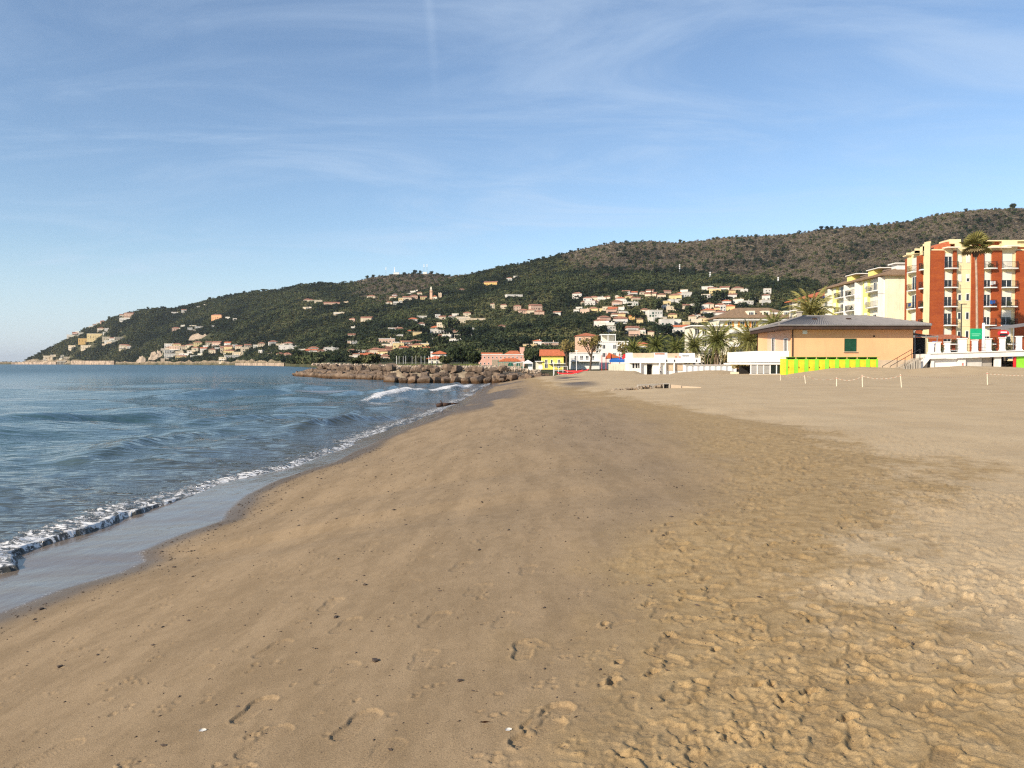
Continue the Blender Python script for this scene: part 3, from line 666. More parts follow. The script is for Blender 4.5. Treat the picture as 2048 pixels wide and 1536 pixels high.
for k in range(900):
    px = rn.uniform(625, 1080); yd = float(np.interp(px, [600, 640, 780, 785, 1000, 1080], [162, 150, 121, 108, 108, 116]))+rn.uniform(3.5, 13)
    x_ = pxX(px, yd); z_ = 1.75+.35*rn.random()+.03*(yd-108)*.3; s = rn.uniform(.12, .38)
    if px > 1000: z_ -= .9*(px-1000)/80
    i = len(m.v); vv = [Vector((rn.gauss(0, 1), rn.gauss(0, 1), rn.gauss(0, .8))).normalized()*s for _ in range(6)]
    c_ = Vector((x_, yd, z_)); e = s
    o6 = [c_+Vector((e*rn.uniform(.7, 1.2), 0, 0)), c_-Vector((e*rn.uniform(.7, 1.2), 0, 0)), c_+Vector((0, e, e*.2)), c_-Vector((0, e, 0)), c_+Vector((0, 0, e*.8)), c_-Vector((0, 0, e))]
    m.v += [tuple(q) for q in o6]; m.f += [tuple(i+w for w in q) for q in ((0,2,4),(2,1,4),(1,3,4),(3,0,4),(2,0,5),(1,2,5),(3,1,5),(0,3,5))]
tag(m.build("rubble", rubble, bwk), kind="stuff")
FX, FT = 44, 14                                          # gravel bank on top of the breakwater
pts = []
for i in range(FX):
    px = 618+(1062-618)*i/(FX-1); y0_ = float(np.interp(px, [600, 640, 780, 785, 1000, 1080], [163, 152, 123, 110, 109, 117]))
    for j in range(FT):
        f = j/(FT-1); yd = y0_+f*40; hgt = 1.45+.75*min(1, f*3.2)+.12*rn.random()-(1.3*max(0, px-985)/77)
        if i < 5: hgt -= (5-i)*.5
        pts.append((pxX(px, yd), yd, hgt if 0 < j else -.5))
tag(put("gravel_bank", np_mesh("gravel_bank", np.array(pts), grid_quads(FX, FT)[:, ::-1], gravel)), "gravel bank behind the boulders", None, None, "structure")
def tuft(nm, label, cat, P, s, mat, n=2200, hgt=1., kind="stuff"):
    m = MB()
    for k in range(n):
        c_ = P(rn); a = rn.uniform(0, 6.28); l = s*rn.uniform(.5, 1.3); w = s*.16
        dx, dy = math.cos(a), math.sin(a)
        m.poly(c_+Vector((dx*w, dy*w, 0)), c_-Vector((dx*w, dy*w, 0)), c_+Vector((rn.gauss(0, .35)*l, rn.gauss(0, .35)*l, l*hgt)))
    return tag(m.build(nm, mat), label, cat, None, kind)
def _bank(r):
    px = r.choice([r.uniform(640, 680), r.uniform(735, 800), r.gauss(840, 25), r.uniform(900, 960)]); y0_ = float(np.interp(px, [600, 640, 780, 785, 1000, 1080], [163, 152, 123, 110, 109, 117]))
    yd = y0_+r.uniform(13, 26); return Vector((pxX(px, yd), yd, 2.15))
tuft("bank_grass", "strip of green grass on top of the boulder breakwater", "grass", _bank, .38, grassm, 2600)

# ------------------------------------------------------------------ windows, balconies, apartment blocks
CA = {}
def cached(key, fn):
    if key not in CA: CA[key] = fn()
    return CA[key]
FACE = {'f': 0., 'l': -math.pi/2, 'r': math.pi/2}
def fpos(face, a, z, w, d, out=0.):                      # facade coordinate -> building coordinate; w,d building size
    if face == 'f': return (a, -out, z)
    if face == 'l': return (-out, a, z)
    return (w+out, a, z)
def window(par, face, a, z, w, h, shut=0., bars=1, W_=0, fr=None, out=0.):
    """frame > pane, roller_shutter; a = left edge on the facade (front) or near edge (sides)"""
    fr = fr or whitep
    def mk():
        t = .07; m = MB().box(0, w, -.05, .0, 0, t).box(0, w, -.05, 0, h-t, h).box(0, t, -.05, 0, t, h-t).box(w-t, w, -.05, 0, t, h-t)
        for k in range(bars): x = w*(k+1)/(bars+1); m.box(x-.035, x+.035, -.045, 0, t, h-t)
        return m.mesh("window", fr)
    def mkp(): return MB().box(.03, w-.03, -.02, .02, .03, h-.03).mesh("pane", glass)
    p = fpos(face, a, z, W_, 0, out); rz = FACE[face]
    if face == 'l': p = (p[0], a+w, z)
    o = put("window", cached(("w", w, h, bars, fr.name), mk), par, p, (0, 0, rz))
    put("pane", cached(("p", w, h), mkp), o)
    if shut > 0: put("roller_shutter", cached(("s", w, h, shut), lambda: MB().box(.02, w-.02, -.085, -.055, h*(1-shut), h+.05).mesh("roller_shutter", shutter)), o)
    return o
brnd = random.Random(8)
def plant_box(k):
    r_ = random.Random(k); m = MB().box(0, .7, -.12, .12, 0, .2)
    for _ in range(50): c_ = Vector((r_.uniform(0, .7), r_.gauss(0, .1), .25+.35*r_.random())); d_ = Vector((r_.gauss(0, .1), r_.gauss(0, .1), r_.gauss(0, .1))); m.poly(c_, c_+d_, c_+Vector((d_.y, d_.z, d_.x)))
    return m.mesh("plant_box", bush_m)
def balcony(par, face, a, z, w, dep=1.0, W_=0, railm=None, slabm=None, rail=.95, solid=False):
    railm = railm or dark; slabm = slabm or white
    def mk():
        n = 7; pts = [(0, 0)]+[(w*.5-w*.5*math.cos(math.pi*k/n), -dep*(.78+.22*math.sin(math.pi*k/n))) for k in range(n+1)]+[(w, 0)]
        return MB().prism(pts[::-1], 0, .16).mesh("balcony", slabm), [(p[0], p[1]) for p in pts]
    me, pts = cached(("b", w, dep, slabm.name), mk)
    def mkr():
        m = MB()
        if solid:
            for (x0, y0), (x1, y1) in zip(pts, pts[1:]): m.poly((x0, y0+.02, .16), (x1, y1+.02, .16), (x1, y1+.02, rail), (x0, y0+.02, rail))
        for (x0, y0), (x1, y1) in zip(pts, pts[1:]):
            m.tube((x0, y0+.04, .16+rail), (x1, y1+.04, .16+rail), .028, n=4); m.tube((x0, y0+.04, .26), (x1, y1+.04, .26), .02, n=4)
            L = math.hypot(x1-x0, y1-y0); k = max(1, int(L/.14))
            for q in range(k): f = q/k; X, Y = x0+(x1-x0)*f, y0+(y1-y0)*f+.04; m.box(X-.011, X+.011, Y-.011, Y+.011, .16, .16+rail)
        return m.mesh("railing", railm)
    p = fpos(face, a, z, W_, 0)
    if face == 'l': p = (p[0], a+w, z)
    o = put("balcony", me, par, p, (0, 0, FACE[face])); put("railing", cached(("br", w, dep, rail, railm.name, solid), mkr), o)
    q_ = brnd.random()
    if q_ < .3: put("plant_box", cached(("pb", int(q_*10)), lambda: plant_box(int(q_*10))), o, (w*.2+brnd.random()*w*.3, -dep*.72, .2))
    elif q_ < .45: put("laundry", cached(("la", int(q_*20)), lambda: MB().box(0, .45, -.01, .01, 0, .6).box(.5, .8, -.012, .012, .12, .6).mesh("laundry", [whitep, bluep, redp][int(q_*20) % 3])), o, (w*.35, -dep*.86, .45))
    return o

# --- red brick and cream block
P0 = at(1860, 600, 120); rb = thing("apartment_building", "red brick and cream apartment block with dark railed balconies behind the promenade", "building", (P0.x, 120, 2.0))
D_ = 7.2; Wd = 21.; zt = 18.35
m = MB().box(0, Wd, 0, D_, 0, zt); m.box(Wd*.3, Wd, D_, D_+5, 0, zt-.02); m.build("wall", cream, rb)
m = MB()
for a, b in ((0, 2.0), (3.45, 3.9), (6.3, 8.15), (9.45, 10.9), (13.2, 15.0), (17.2, 18.8)): m.box(a, b, -.32, .0-.002, 0, zt-.25)
for a, b in ((2.1, 3.6), (6.5, 7.19)): m.box(-.30, -.002, a, b, 0, zt-.6)
m.box(-.301, .0-.003, -.32, .35, 0, zt-.3)
m.build("brick_pier", brick, rb)
m = MB().box(-.78, -.305, -.42, .45, 0, zt+1.1); m.box(-.35, -.003, 5.95, 6.45, 0, zt+.2); m.build("corner_pier", cream, rb)
FLZ = [3.5, 6.4, 9.3, 12.25, 15.2]
rr = random.Random(3)
for i, z in enumerate(FLZ):
    for a, w in ((2.0, 1.45), (8.15, 1.3), (10.9, 2.3), (15.0, 1.6)):
        sh_ = [.5, .45, .35, .5, 1.0][i] if rr.random() < .8 else .2
        window(rb, 'f', a+.12, z+.18, w-.24 if w < 2 else 1.6, 2.25, sh_, 1)
        balcony(rb, 'f', a-.02, z, w+.5 if w < 2 else 2.3, 1.05)
    for a in (4.3, 5.55):
        h = 1.1 if a < 5 else 1.15
        window(rb, 'f', a, z+1.05, .55, h, [0, .0, .15, 1., 1.][i] if a < 5 else [0, .0, .1, .55, 1.][i], 0)
    for a, w in ((.55, 1.5), (3.65, 2.1)):
        window(rb, 'l', a+.1, z+.18, w-.5, 2.2, rr.choice((.0, .3, .5, 1.)), 1)
        balcony(rb, 'l', a, z, w-.1, .95)
    MB().box(-.012, Wd, -.035, -.004, z-.02, z+.12).build("floor_band", cream, rb)
for a, b in ((1.8, 4.0), (7.9, 11.9), (10.95, 13.3), (14.8, 17)):
    m = MB(); m.prism([(a, 0), (b, 0), (b-.1, -1.15), (a+.2, -1.15)][::-1], zt+(.05 if a != 10.95 else .25), zt+.22+(0 if a != 10.95 else .25)); m.build("roof_canopy", palecream, rb)
for a, b, h in ((4.0, 6.35, .9), (-.3, .0, 1.2), (9.5, 10.6, .6), (11.3, 13.4, 1.3), (15, 20, 1.1)): MB().box(a, b, -.05, .5, zt+.002, zt+h).build("parapet", cream, rb)
for a, b, h in ((.55, 1.6, .9), (3.0, 4.4, .55), (5.6, 7.0, .25)): MB().box(-.8, -.1, a, b, zt-.25, zt+h-.35).box(-.8, .3, a, a+.3, zt-.2, zt+h).build("parapet", cream, rb)
MB().prism([(.2, zt), (3.4, zt), (3.4, zt+1.3), (2.6, zt+1.2)], .6, 4.5, 'y').prism([(4.2, zt), (9.5, zt), (9.5, zt+1.15), (4.2, zt+1.15)], 1.2, 4.6, 'y').box(9.6, 21, 1.5, 5, zt, zt+1.3).build("attic_storey", redroof, rb)
MB().box(3.2, 4.9, .4, 3.5, zt+.9, zt+1.6).box(9.2, 15.5, .8, 5.5, zt+1.35, zt+1.5).box(11.5, 15.5, 1.2, 4, zt+.5, zt+1.6).build("attic_roof", cream, rb)
MB().tube((15.6, 2.5, zt+1.3), (15.6, 2.5, zt+2.9), .04).tube((15.2, 2.5, zt+2.6), (16, 2.5, zt+2.6), .03).build("aerial", dark, rb)

# --- lemon and white block behind it
lb = thing("apartment_building", "lemon and white apartment block with brown roof left of the red brick block", "building", (65.0, 134.5, 2.))
zt = 16.0
MB().box(0, 11, 0, 26, 0, zt).build("wall", plain("ivory_plaster", (.76, .70, .50), .85, .06, .6, grime=.2), lb)
for a, b in ((5.6, 8.0), (19.2, 21.4)): MB().box(-.25, -.002, a, b, 0, zt-.1).build("lemon_pier", lemon, lb)
MB().box(.3, 10.8, -.06, -.002, 0, zt-.6).build("gable_render", palecream, lb)
for i, z in enumerate((1.7, 4.7, 7.6, 10.5, 13.35)):
    for a, w in ((.3, 5.1), (9.5, 4.4), (14.2, 4.6), (21.8, 3.9)):
        balcony(lb, 'l', a, z, w, 1.25, 0, grey if a < 9 else dark, white, .95)
        window(lb, 'l', a+.5, z+.18, 1.5, 2.2, rr.choice((0, .3, .6)), 1); 
        if w > 4: window(lb, 'l', a+2.7, z+.18, 1.3, 2.2, rr.choice((0, .3, .9)), 1)
        MB().box(-1.1, -.004, a-.12, a+.06, z-.6, z+2.3).build("balcony_screen", white, lb)
    window(lb, 'l', 6.2, z+.9, 1.1, 1.3, .9, 0, out=.26); window(lb, 'l', 19.8, z+.9, 1.1, 1.3, .7, 0, out=.26)
m = MB(); e = 1.1
m.poly((-e, -e*.7, zt), (12, -e*.7, zt), (6, 6, zt+2.4)).poly((-e, -e*.7, zt), (6, 6, zt+2.4), (6, 21, zt+2.4), (-e, 27, zt)).poly((12, -e*.7, zt), (12, 27, zt), (6, 21, zt+2.4), (6, 6, zt+2.4)).poly((-e, 27, zt), (6, 21, zt+2.4), (12, 27, zt))
m.box(-e+.01, 11.99, -e*.7+.01, 26.99, zt-.16, zt-.01); m.build("roof", brownroof, lb)
for a in (6.5, 15.5): MB().box(1.0, 2.6, a, a+2.2, zt+.2, zt+1.7).build("dormer", lemon, lb); MB().box(.7, 3., a-2.5, a+2.4, zt+1.72, zt+1.86).build("dormer_roof", white, lb)
MB().box(3.5, 10.5, 3.0, 5, zt+.9, zt+2.3).box(3.0, 10.8, 2.6, 5.4, zt+2.32, zt+2.5).build("penthouse", white, lb)
# --- orange block further along the street
ob = thing("apartment_building", "pale orange block with red hipped roof furthest along the street behind the big palm", "building", (66.5, 171, 2.))
MB().box(0, 10, 0, 14, 0, 15.2).build("wall", palecream, ob)
MB().box(-.2, -.003, 2, 6, 0, 15).build("ochre_pier", ochre, ob)
for i, z in enumerate((4.6, 7.6, 10.5, 12.9)):
    for a in (.4, 7.4, 12.2): window(ob, 'l', a, z+.9, 1.1, 1.5, rr.choice((0, .4)), 1)
    balcony(ob, 'l', 8.6, z, 3.4, 1.1)
ob_roof = True

def hiproof(x0, x1, y0, y1, z, h, e=.5, gable=False, t=.16):
    m = MB(); x0 -= e; x1 += e; y0 -= e; y1 += e; yc = (y0+y1)/2; xc = (x0+x1)/2
    if x1-x0 >= y1-y0:
        k = 0 if gable else min((y1-y0)/2, (x1-x0)/2-.05); a, b = (x0+k, yc, z+h), (x1-k, yc, z+h)
        m.poly((x0, y0, z), (x1, y0, z), b, a).poly((x1, y1, z), (x0, y1, z), a, b).poly((x1, y0, z), (x1, y1, z), b).poly((x0, y1, z), (x0, y0, z), a)
    else:
        k = 0 if gable else min((x1-x0)/2, (y1-y0)/2-.05); a, b = (xc, y0+k, z+h), (xc, y1-k, z+h)
        m.poly((x0, y0, z), (x1, y0, z), a).poly((x1, y0, z), (x1, y1, z), b, a).poly((x1, y1, z), (x0, y1, z), b).poly((x0, y1, z), (x0, y0, z), a, b)
    m.box(x0+.01, x1-.01, y0+.01, y1-.01, z-t, z-.005); return m
hiproof(0, 10, 0, 14, 15.37, 1.9, .9).build("roof", redroof, ob)
def front_windows(par, xs, zs, w, h, W_=0, shut=0., shm=None, bars=1):
    for z in zs:
        for x in xs:
            o = window(par, 'f', x, z, w, h, shut, bars, W_)
            if shm:
                for sx in (-w*.52, w*1.02): put("shutter", cached(("sh", w, h, shm.name), lambda: MB().box(0, w*.5, -.06, -.01, 0, h).mesh("shutter", shm)), o, (sx, 0, 0))

# --- cream villas block with orange shutters
fb = thing("apartment_building", "cream apartment block with orange shutters and brown roof behind the palms", "building", (at(1440, 640, 230).x, 230, 3.))
MB().box(0, 24, 0, 14, 0, 13.2).build("wall", palecream, fb); hiproof(0, 24, 0, 14, 13.3, 3.4, 1.0).build("roof", brownroof, fb)
MB().box(-2, 25, -1.3, -.01, 12.4, 12.7).box(-2, 10, -2.0, -.01, 8.6, 9.6).box(-2, 10, -2.0, -.01, 4.6, 5.6).build("balcony_parapet", white, fb)
front_windows(fb, (2.2, 6.0, 9.4, 16.5), (10.4,), 1.3, 1.7, shm=orangep); front_windows(fb, (2.2, 5.2, 14.2, 18.5), (6.1, 2.0), 1.5, 2.0, shm=None)
for a in (8.6, 13.0, 19.2): MB().box(a, a+2.2, 1.2, 4, 13.4, 15.4).build("dormer", palecream, fb); window(fb, 'f', a+.3, 14.0, 1.5, 1.0, 0, 2, out=-1.19)
MB().box(13, 19.2, 1.6, 4, 13.4, 14.9).build("roof_terrace", white, fb)
gb = thing("apartment_building", "low cream flat-roofed house with open balconies left of the orange-shuttered block", "building", (at(1385, 650, 200).x, 200, 3.))
MB().box(0, 9.5, 0, 9, 0, 9.2).build("wall", palecream, gb); MB().box(-.6, 10, -1.2, 9.2, 9.21, 9.5).box(-.3, 4.2, -1.3, -.01, 6.0, 6.9).box(-.3, 4.2, -1.3, -.01, 3.0, 3.9).build("balcony_parapet", white, gb)
front_windows(gb, (.6, 2.5), (7.0, 4.0), 1.2, 1.7); front_windows(gb, (6.5,), (6.6, 3.6), 1.0, 1.3)
# ------------------------------------------------------------------ peach beach house
YB = 86.; kx = YB/F
def lx(px): return (px-1582)*kx
def lz(py): return HC+(727-py)*kx
ph = thing("beach_house", "peach two-storey beach house with wide grey hipped roof and green shuttered window", "house", (pxX(1582, YB), YB, 0.))
WH = lx(1825); wx0, wx1, wz0, wz1 = lx(1688), lx(1712), lz(703), lz(677); ez = lz(657)
m = MB()                                                 # front wall with a real opening
for a, b, c_, d in ((0, wx0, .3, ez), (wx1, WH, .3, ez), (wx0, wx1, .3, wz0), (wx0, wx1, wz1, ez)): m.box(a, b, 0, .3, c_, d)
m.box(0, .3, .3, 12, .3, ez).box(WH-.3, WH, .3, 12, .3, ez).box(0, WH, 11.7, 12, .3, ez).build("wall", peach, ph)
MB().box(lx(1754), WH+.03, -.05, -.002, .3, lz(720)).build("plinth", tan, ph)
MB().box(-.03, -.002, .3, 8, 3.9, ez).build("side_light_tint", peachs, ph)  # pinker, duller skin paints the grazing light on this side wall
for s in (0, 1):
    m = MB(); w = (wx1-wx0)/2; x0 = wx0+s*w
    m.box(x0+.01, x0+.09, -.05, .0, wz0, wz1).box(x0+w-.09, x0+w-.01, -.05, 0, wz0, wz1).box(x0+.09, x0+w-.09, -.05, 0, wz0, wz0+.1).box(x0+.09, x0+w-.09, -.05, 0, wz1-.1, wz1)
    sh = m.build("shutter", green, ph)
    sl = MB()
    for k in range(13): z = wz0+.12+k*(wz1-wz0-.24)/13; sl.poly((x0+.09, -.045, z), (x0+w-.09, -.045, z), (x0+w-.09, -.005, z+.10), (x0+.09, -.005, z+.10))
    sl.build("slats", green, sh)
MB().box(wx0-.12, wx1+.12, -.16, -.002, wz0-.09, wz0-.01).build("sill", tan, ph)
MB().box(lx(1604), lx(1613.5), -.05, -.004, lz(668), lz(661)).build("plaque", whitep, ph)
MB().tube((lx(1747), -.08, lz(672.5)), (lx(1747), -.002, lz(672.5)), .1, n=10).build("vent", dark, ph)
# roof: four slopes of ribbed tiles on a dark eave board
rx0, rx1, ry0, ry1 = lx(1549), lx(1849), -1.3, 13.2; rz = ez+.32
ra, rb2 = (lx(1632)+.6, 5.6, rz+1.32), (lx(1762)+.9, 5.6, rz+1.32)
def ribbed(e0, e1, t1, t0, n):                           # eave e0-e1, top t0-t1, ribs running up the slope
    m = MB(); e0, e1, t0, t1 = map(Vector, (e0, e1, t0, t1)); nrm = (e1-e0).cross(t0-e0).normalized(); nrm = nrm if nrm.z > 0 else -nrm
    i0 = 0
    for k in range(n*2+1):
        f = k/(n*2); up = nrm*(.09 if k % 2 else 0.); m.v += [tuple(e0.lerp(e1, f)+up), tuple(t0.lerp(t1, f)+up)]
    for k in range(n*2): m.f.append((2*k, 2*k+2, 2*k+3, 2*k+1))
    return m
roofp = MB()
roof = ribbed((rx0, ry0, rz), (rx1, ry0, rz), rb2, ra, 60).build("roof", greyroof, ph)
ribbed((rx0+1.25, ry1, rz), (rx0, ry0, rz), ra, Vector(ra)+Vector((0, .01, 0)), 40).build("roof_slope", greyroof, roof)
ribbed((rx1, ry0, rz), (rx1, ry1, rz), Vector(rb2)+Vector((0, .01, 0)), rb2, 40).build("roof_slope", greyroof, roof)
ribbed((rx1, ry1, rz), (rx0+1.25, ry1, rz), ra, rb2, 60).build("roof_slope", greyroof, roof)
for a, b in ((ra, rb2), ((rx0, ry0, rz), ra), ((rx1, ry0, rz), rb2), ((rx0+1.25, ry1, rz), ra)): MB().tube(Vector(a)+Vector((0, 0, .06)), Vector(b)+Vector((0, 0, .06)), .13, n=8).build("ridge_cap", greyroof, roof)
MB().prism([(rx0+.05, ry0+.05), (rx1-.05, ry0+.05), (rx1-.05, ry1-.05), (rx0+1.3, ry1-.05)], rz-.46, rz-.02).build("eave_board", darkwood, ph)
MB().tube((rx0, ry0-.03, rz-.02), (rx1, ry0-.03, rz-.02), .08, n=6).tube((rx0-.03, ry0, rz-.02), (rx0+1.22, ry1, rz-.02), .08, n=6).build("gutter", greyroof, ph)
MB().path([(lx(1583)+.02, ry0, rz-.15), (lx(1583)+.05, -.1, rz-.55), (lx(1583)+.05, -.1, 2.7)], [.06]*3).build("downpipe", darkwood, ph)
for px, py in ((1645, 638), (1715, 638.5)):
    f = .62; MB().box(lx(px)-.05, lx(px)+.42, 2.7, 3.1, rz+.72, rz+1.0).build("roof_vent", darkwood, roof)
MB().box(lx(1632)-.2, lx(1632)+.25, 5.0, 5.5, rz+1.0, rz+1.8).box(lx(1632)-.3, lx(1632)+.35, 4.9, 5.6, rz+1.82, rz+1.92).build("chimney", concrete, roof)
# side balcony, upper windows, glazed veranda below
bz0, bz1 = lz(722), lz(702)
bx0 = lx(1512)
MB().box(bx0, -.04, .6, 11.5, bz0-.15, bz0).build("balcony_slab", whitep, ph)
MB().box(bx0, -.02, .6, .75, bz0, bz1).box(bx0, bx0+.15, .75, 11.5, bz0, bz1).build("balcony_parapet", whitep, ph)
window(ph, 'l', 1.0, 3.95, 1.3, 1.5, .0, 2, out=.03); window(ph, 'l', 5.2, 3.95, 1.2, 1.7, .0, 1, out=.03)
MB().box(bx0-.6, .0-.05, .3, 11, lz(727)-.12, lz(727)+.05).build("veranda_roof", whitep, ph)
for k in range(7):
    a = bx0-.5+k*.72; MB().box(a, a+.11, .4, .5, .4, lz(727)-.13).build("veranda_post", whitep, ph)
    if k < 6: MB().box(a+.12, a+.71, .44, .47, 1.5, lz(727)-.2).build("veranda_pane", glass if k > 2 else plain("veil_glass", (.36, .35, .34), .15, .1, 1.), ph)
MB().box(bx0-.6, .0-.05, .36, .55, .3, 1.45).build("veranda_wall", white, ph)
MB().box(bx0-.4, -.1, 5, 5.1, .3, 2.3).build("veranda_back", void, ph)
# flight of steps on its right side
stp = thing("stairway", "outdoor flight of stone steps between the peach house and the promenade", "stairs", (pxX(1787, 83.), 83.2, 1.4))
for k in range(11): MB().box(k*.27, k*.27+.33, 0, 1.6, 0, .16*(k+1)).build("step", concrete, stp)
for yy in (-.05, 1.65): MB().tube((-.3, yy, .9), (2.9, yy, 2.75), .035).tube((-.3, yy, .0), (-.3, yy, .9), .03).tube((2.9, yy, 1.6), (2.9, yy, 2.75), .03).tube((1.3, yy, .8), (1.3, yy, 1.85), .03).build("handrail", dark, stp)
aw = thing("cafe_awning", "flat grey awning on posts at the right end of the peach house", "awning", (pxX(1828, 90), 90, 1.8))
MB().poly((0, 0, 4.35), (0, 4, 4.6), (2.8, 4, 4.1), (2.8, 0, 3.95)).box(0, 2.8, -.02, 0, 3.85, 4.0).build("awning_sheet", greyroof, aw)
for a in (.1, 1.4, 2.7): MB().tube((a, .1, 0), (a, .1, 4.1), .05).build("post", grey, aw)
MB().box(.2, 2.6, 2.5, 2.6, 1.4, 3.9).build("dark_backing", void, aw)  # plain near-black sheet set back behind the awning posts

# ------------------------------------------------------------------ nine yellow cabins
ORD = "first second third fourth fifth sixth seventh eighth ninth tenth eleventh twelfth thirteenth fourteenth fifteenth sixteenth seventeenth eighteenth nineteenth twentieth".split()
YC = 82.; cw = 184/9*YC/F
cz0, cz1 = .9, HC+(727-713.5)*YC/F
def cabin_meshes():
    h = cz1-cz0
    wall = MB().box(.0, .2, 0, 1.7, 0, h-.22).box(cw-.2, cw-.004, 0, 1.7, 0, h-.22).box(.2, cw-.2, .05, .09, h-.34, h-.24).box(.2, cw-.2, 1.6, 1.7, 0, h-.22).mesh("cabin_wall", lime)
    roof = MB().box(-.05, cw+.046, -.22, 1.8, h-.06, h).mesh("roof", plain("cabin_roof", (.20, .36, .06), .7, .15, 2.))
    gap = MB().box(.06, cw-.06, .12, .16, h-.23, h-.062).mesh("vent_gap", void)
    m = MB()
    for k in range(5): w = (cw-.42)/5; m.box(.21+k*w, .21+(k+1)*w-.012, .04, .08, 0, h-.345)
    door = m.mesh("door", yel); hd = MB().box(.27, .33, -.0, .038, 1.25, 1.33).box(.27, .30, -.02, 0.01, 1.2, 1.38).mesh("handle", dark)
    return wall, roof, gap, door, hd
cm = cabin_meshes()
for k in range(9):
    nm = ["leftmost"]+[ORD[q] for q in range(1, 8)]+["rightmost"]
    lab = "%s of the nine yellow and lime beach cabins below the peach house" % nm[k] if k in (0, 8) else "%s from left of the nine yellow and lime beach cabins" % nm[k]
    t = thing("beach_cabin", lab, "cabin", (pxX(1572, YC)+k*cw, YC, cz0), 0, "yellow and lime beach cabins")
    put("cabin_wall", cm[0], t); put("roof", cm[1], t); put("vent_gap", cm[2], t); d = put("door", cm[3], t); put("handle", cm[4], d)
    if k == 0: MB().box(-.05, -.004, -.01, 1.7, 0, cz1-cz0-.2).build("side_wall", yel, t)

# ------------------------------------------------------------------ white promenade with pillars on the right
YP = 84.; pk = YP/F
def qx(px): return (px-1856)*pk
def qz(py): return HC+(727-py)*pk
pr = thing("promenade", "white raised promenade with arcade underneath and square pillars along its edge", "promenade", (pxX(1856, YP), YP, 0))
E = qx(2330)
dz = lambda x: qz(708)+x*(qz(702)-qz(708))/qx(2048)
m = MB(); m.prism([(0, dz(0)-.55), (E, dz(E)-.55), (E, dz(E)), (0, dz(0))], -.3, 8, 'y'); m.build("deck", white, pr)
MB().prism([(0, dz(0)+.002), (E, dz(E)+.002), (E, dz(E)+.10), (0, dz(0)+.10)], -.42, .25, 'y').build("kerb", white, pr)
piers = [(1851, 22), (1871, 22), (1890, 22), (1920, 28), (1945, 24), (1972, 26), (2000, 27), (2033, 29)]+[(2066+33*k, 30) for k in range(8)]
for i, (px, hh) in enumerate(piers):
    x = max(.22, qx(px+2)); w = .42 if i != 3 else .75; z = dz(x)+.10; h = hh*pk*.92
    MB().box(x-w/2, x+w/2, -.35, .07, z, z+h).box(x-w/2-.07, x+w/2+.07, -.42, .14, z+h+.002, z+h+.09).box(x-w/2-.05, x+w/2+.05, -.4, .12, z-.002, z+.12).build("pillar", whitep, pr)
    if i+1 < len(piers):
        x2 = qx(piers[i+1][0]+2)-.25; x1 = x+w/2+.02; m = MB()
        for f in (.12, .45, .82): m.tube((x1, -.13, z+f), (x2, -.13, z+f+.02), .022, n=4)
        for q in range(1, int((x2-x1)/.22)): m.tube((x1+q*.22, -.13, z+.1), (x1+q*.22, -.13, z+.82), .014, n=4)
        m.build("railing", dark, pr)
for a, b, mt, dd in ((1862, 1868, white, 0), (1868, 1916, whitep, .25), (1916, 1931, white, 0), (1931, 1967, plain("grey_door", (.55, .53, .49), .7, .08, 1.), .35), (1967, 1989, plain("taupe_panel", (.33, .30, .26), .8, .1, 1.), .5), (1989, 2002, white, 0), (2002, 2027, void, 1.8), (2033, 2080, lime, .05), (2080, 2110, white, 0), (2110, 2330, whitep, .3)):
    MB().box(qx(a), qx(b), dd, dd+.2, .3, dz(qx(a))-.56).build("arcade_wall" if mt in (white, whitep) else "arcade_door_or_dark", mt, pr)  # the near-black panel paints the darkness inside the open bay
MB().box(qx(2028), qx(2032), .0, .2, .3, dz(9)-.57).build("arcade_post", redp, pr)
MB().box(qx(1923.5), qx(1926.5), -.03, -.004, qz(731), qz(726)).box(qx(1924.4), qx(1925.6), -.036, -.031, qz(730), qz(727)).build("notice", plain("notice_red", (.62, .2, .16), .6, .1, 1.), pr)
MB().box(qx(2004), qx(2012), .9, 1.6, 1.0, 2.7).box(qx(2014), qx(2022), 1.0, 1.6, 1.0, 2.5).build("stored_gear", dark, pr)
m = MB(); m.prism([(0, dz(0)), (0, dz(0)-.6), (-1.75, .9), (-2.2, .9), (-2.2, 1.3)], -.28, .2, 'y'); m.build("stair_parapet", white, pr)
for k in range(8): MB().box(-1.9+k*.24, -1.66+k*.24, .2, 1.6, .9, 1.15+k*.3).build("step", concrete, pr)
MB().box(0, .5, .25, .3, .3, dz(0)-.6).build("lattice", dark, pr)
MB().box(-.2, E, 6, 120, 2.2, 2.9).build("street_slab", concrete, pr)

# ------------------------------------------------------------------ street furniture
def lamp(label, px, ytop, Y, h, mat, arm):
    t = thing("street_lamp", label, "lamp", (pxX(px, Y), Y, 2.9)); zt_ = at(px, ytop, Y).z-2.9
    MB().tube((0, 0, 0), (0, 0, zt_), .09, .06, 8).build("pole", mat, t); MB().box(min(0, arm), max(0, arm), -.12, .12, zt_+.002, zt_+.09).build("lamp_head", mat, t)
lamp("tall black lamp post with flat arm in front of the cream wall", 1921, 609, 96, 8, dark, .62)
t = thing("street_lamp", "white curved lamp beside the tall palm trunk", "lamp", (pxX(1955, 98), 98, 2.9)); MB().path([(0, 0, 0), (0, 0, 3.1), (-.1, 0, 3.75), (-.5, 0, 3.95)], [.06, .05, .04, .04]).build("pole", grey, t); MB().box(-.95, -.45, -.1, .1, 3.9, 4.05).build("lamp_head", whitep, t)
t = thing("road_sign", "green rectangular sign with white lines on a white post", "sign", (pxX(1965, 95), 95, 2.9))
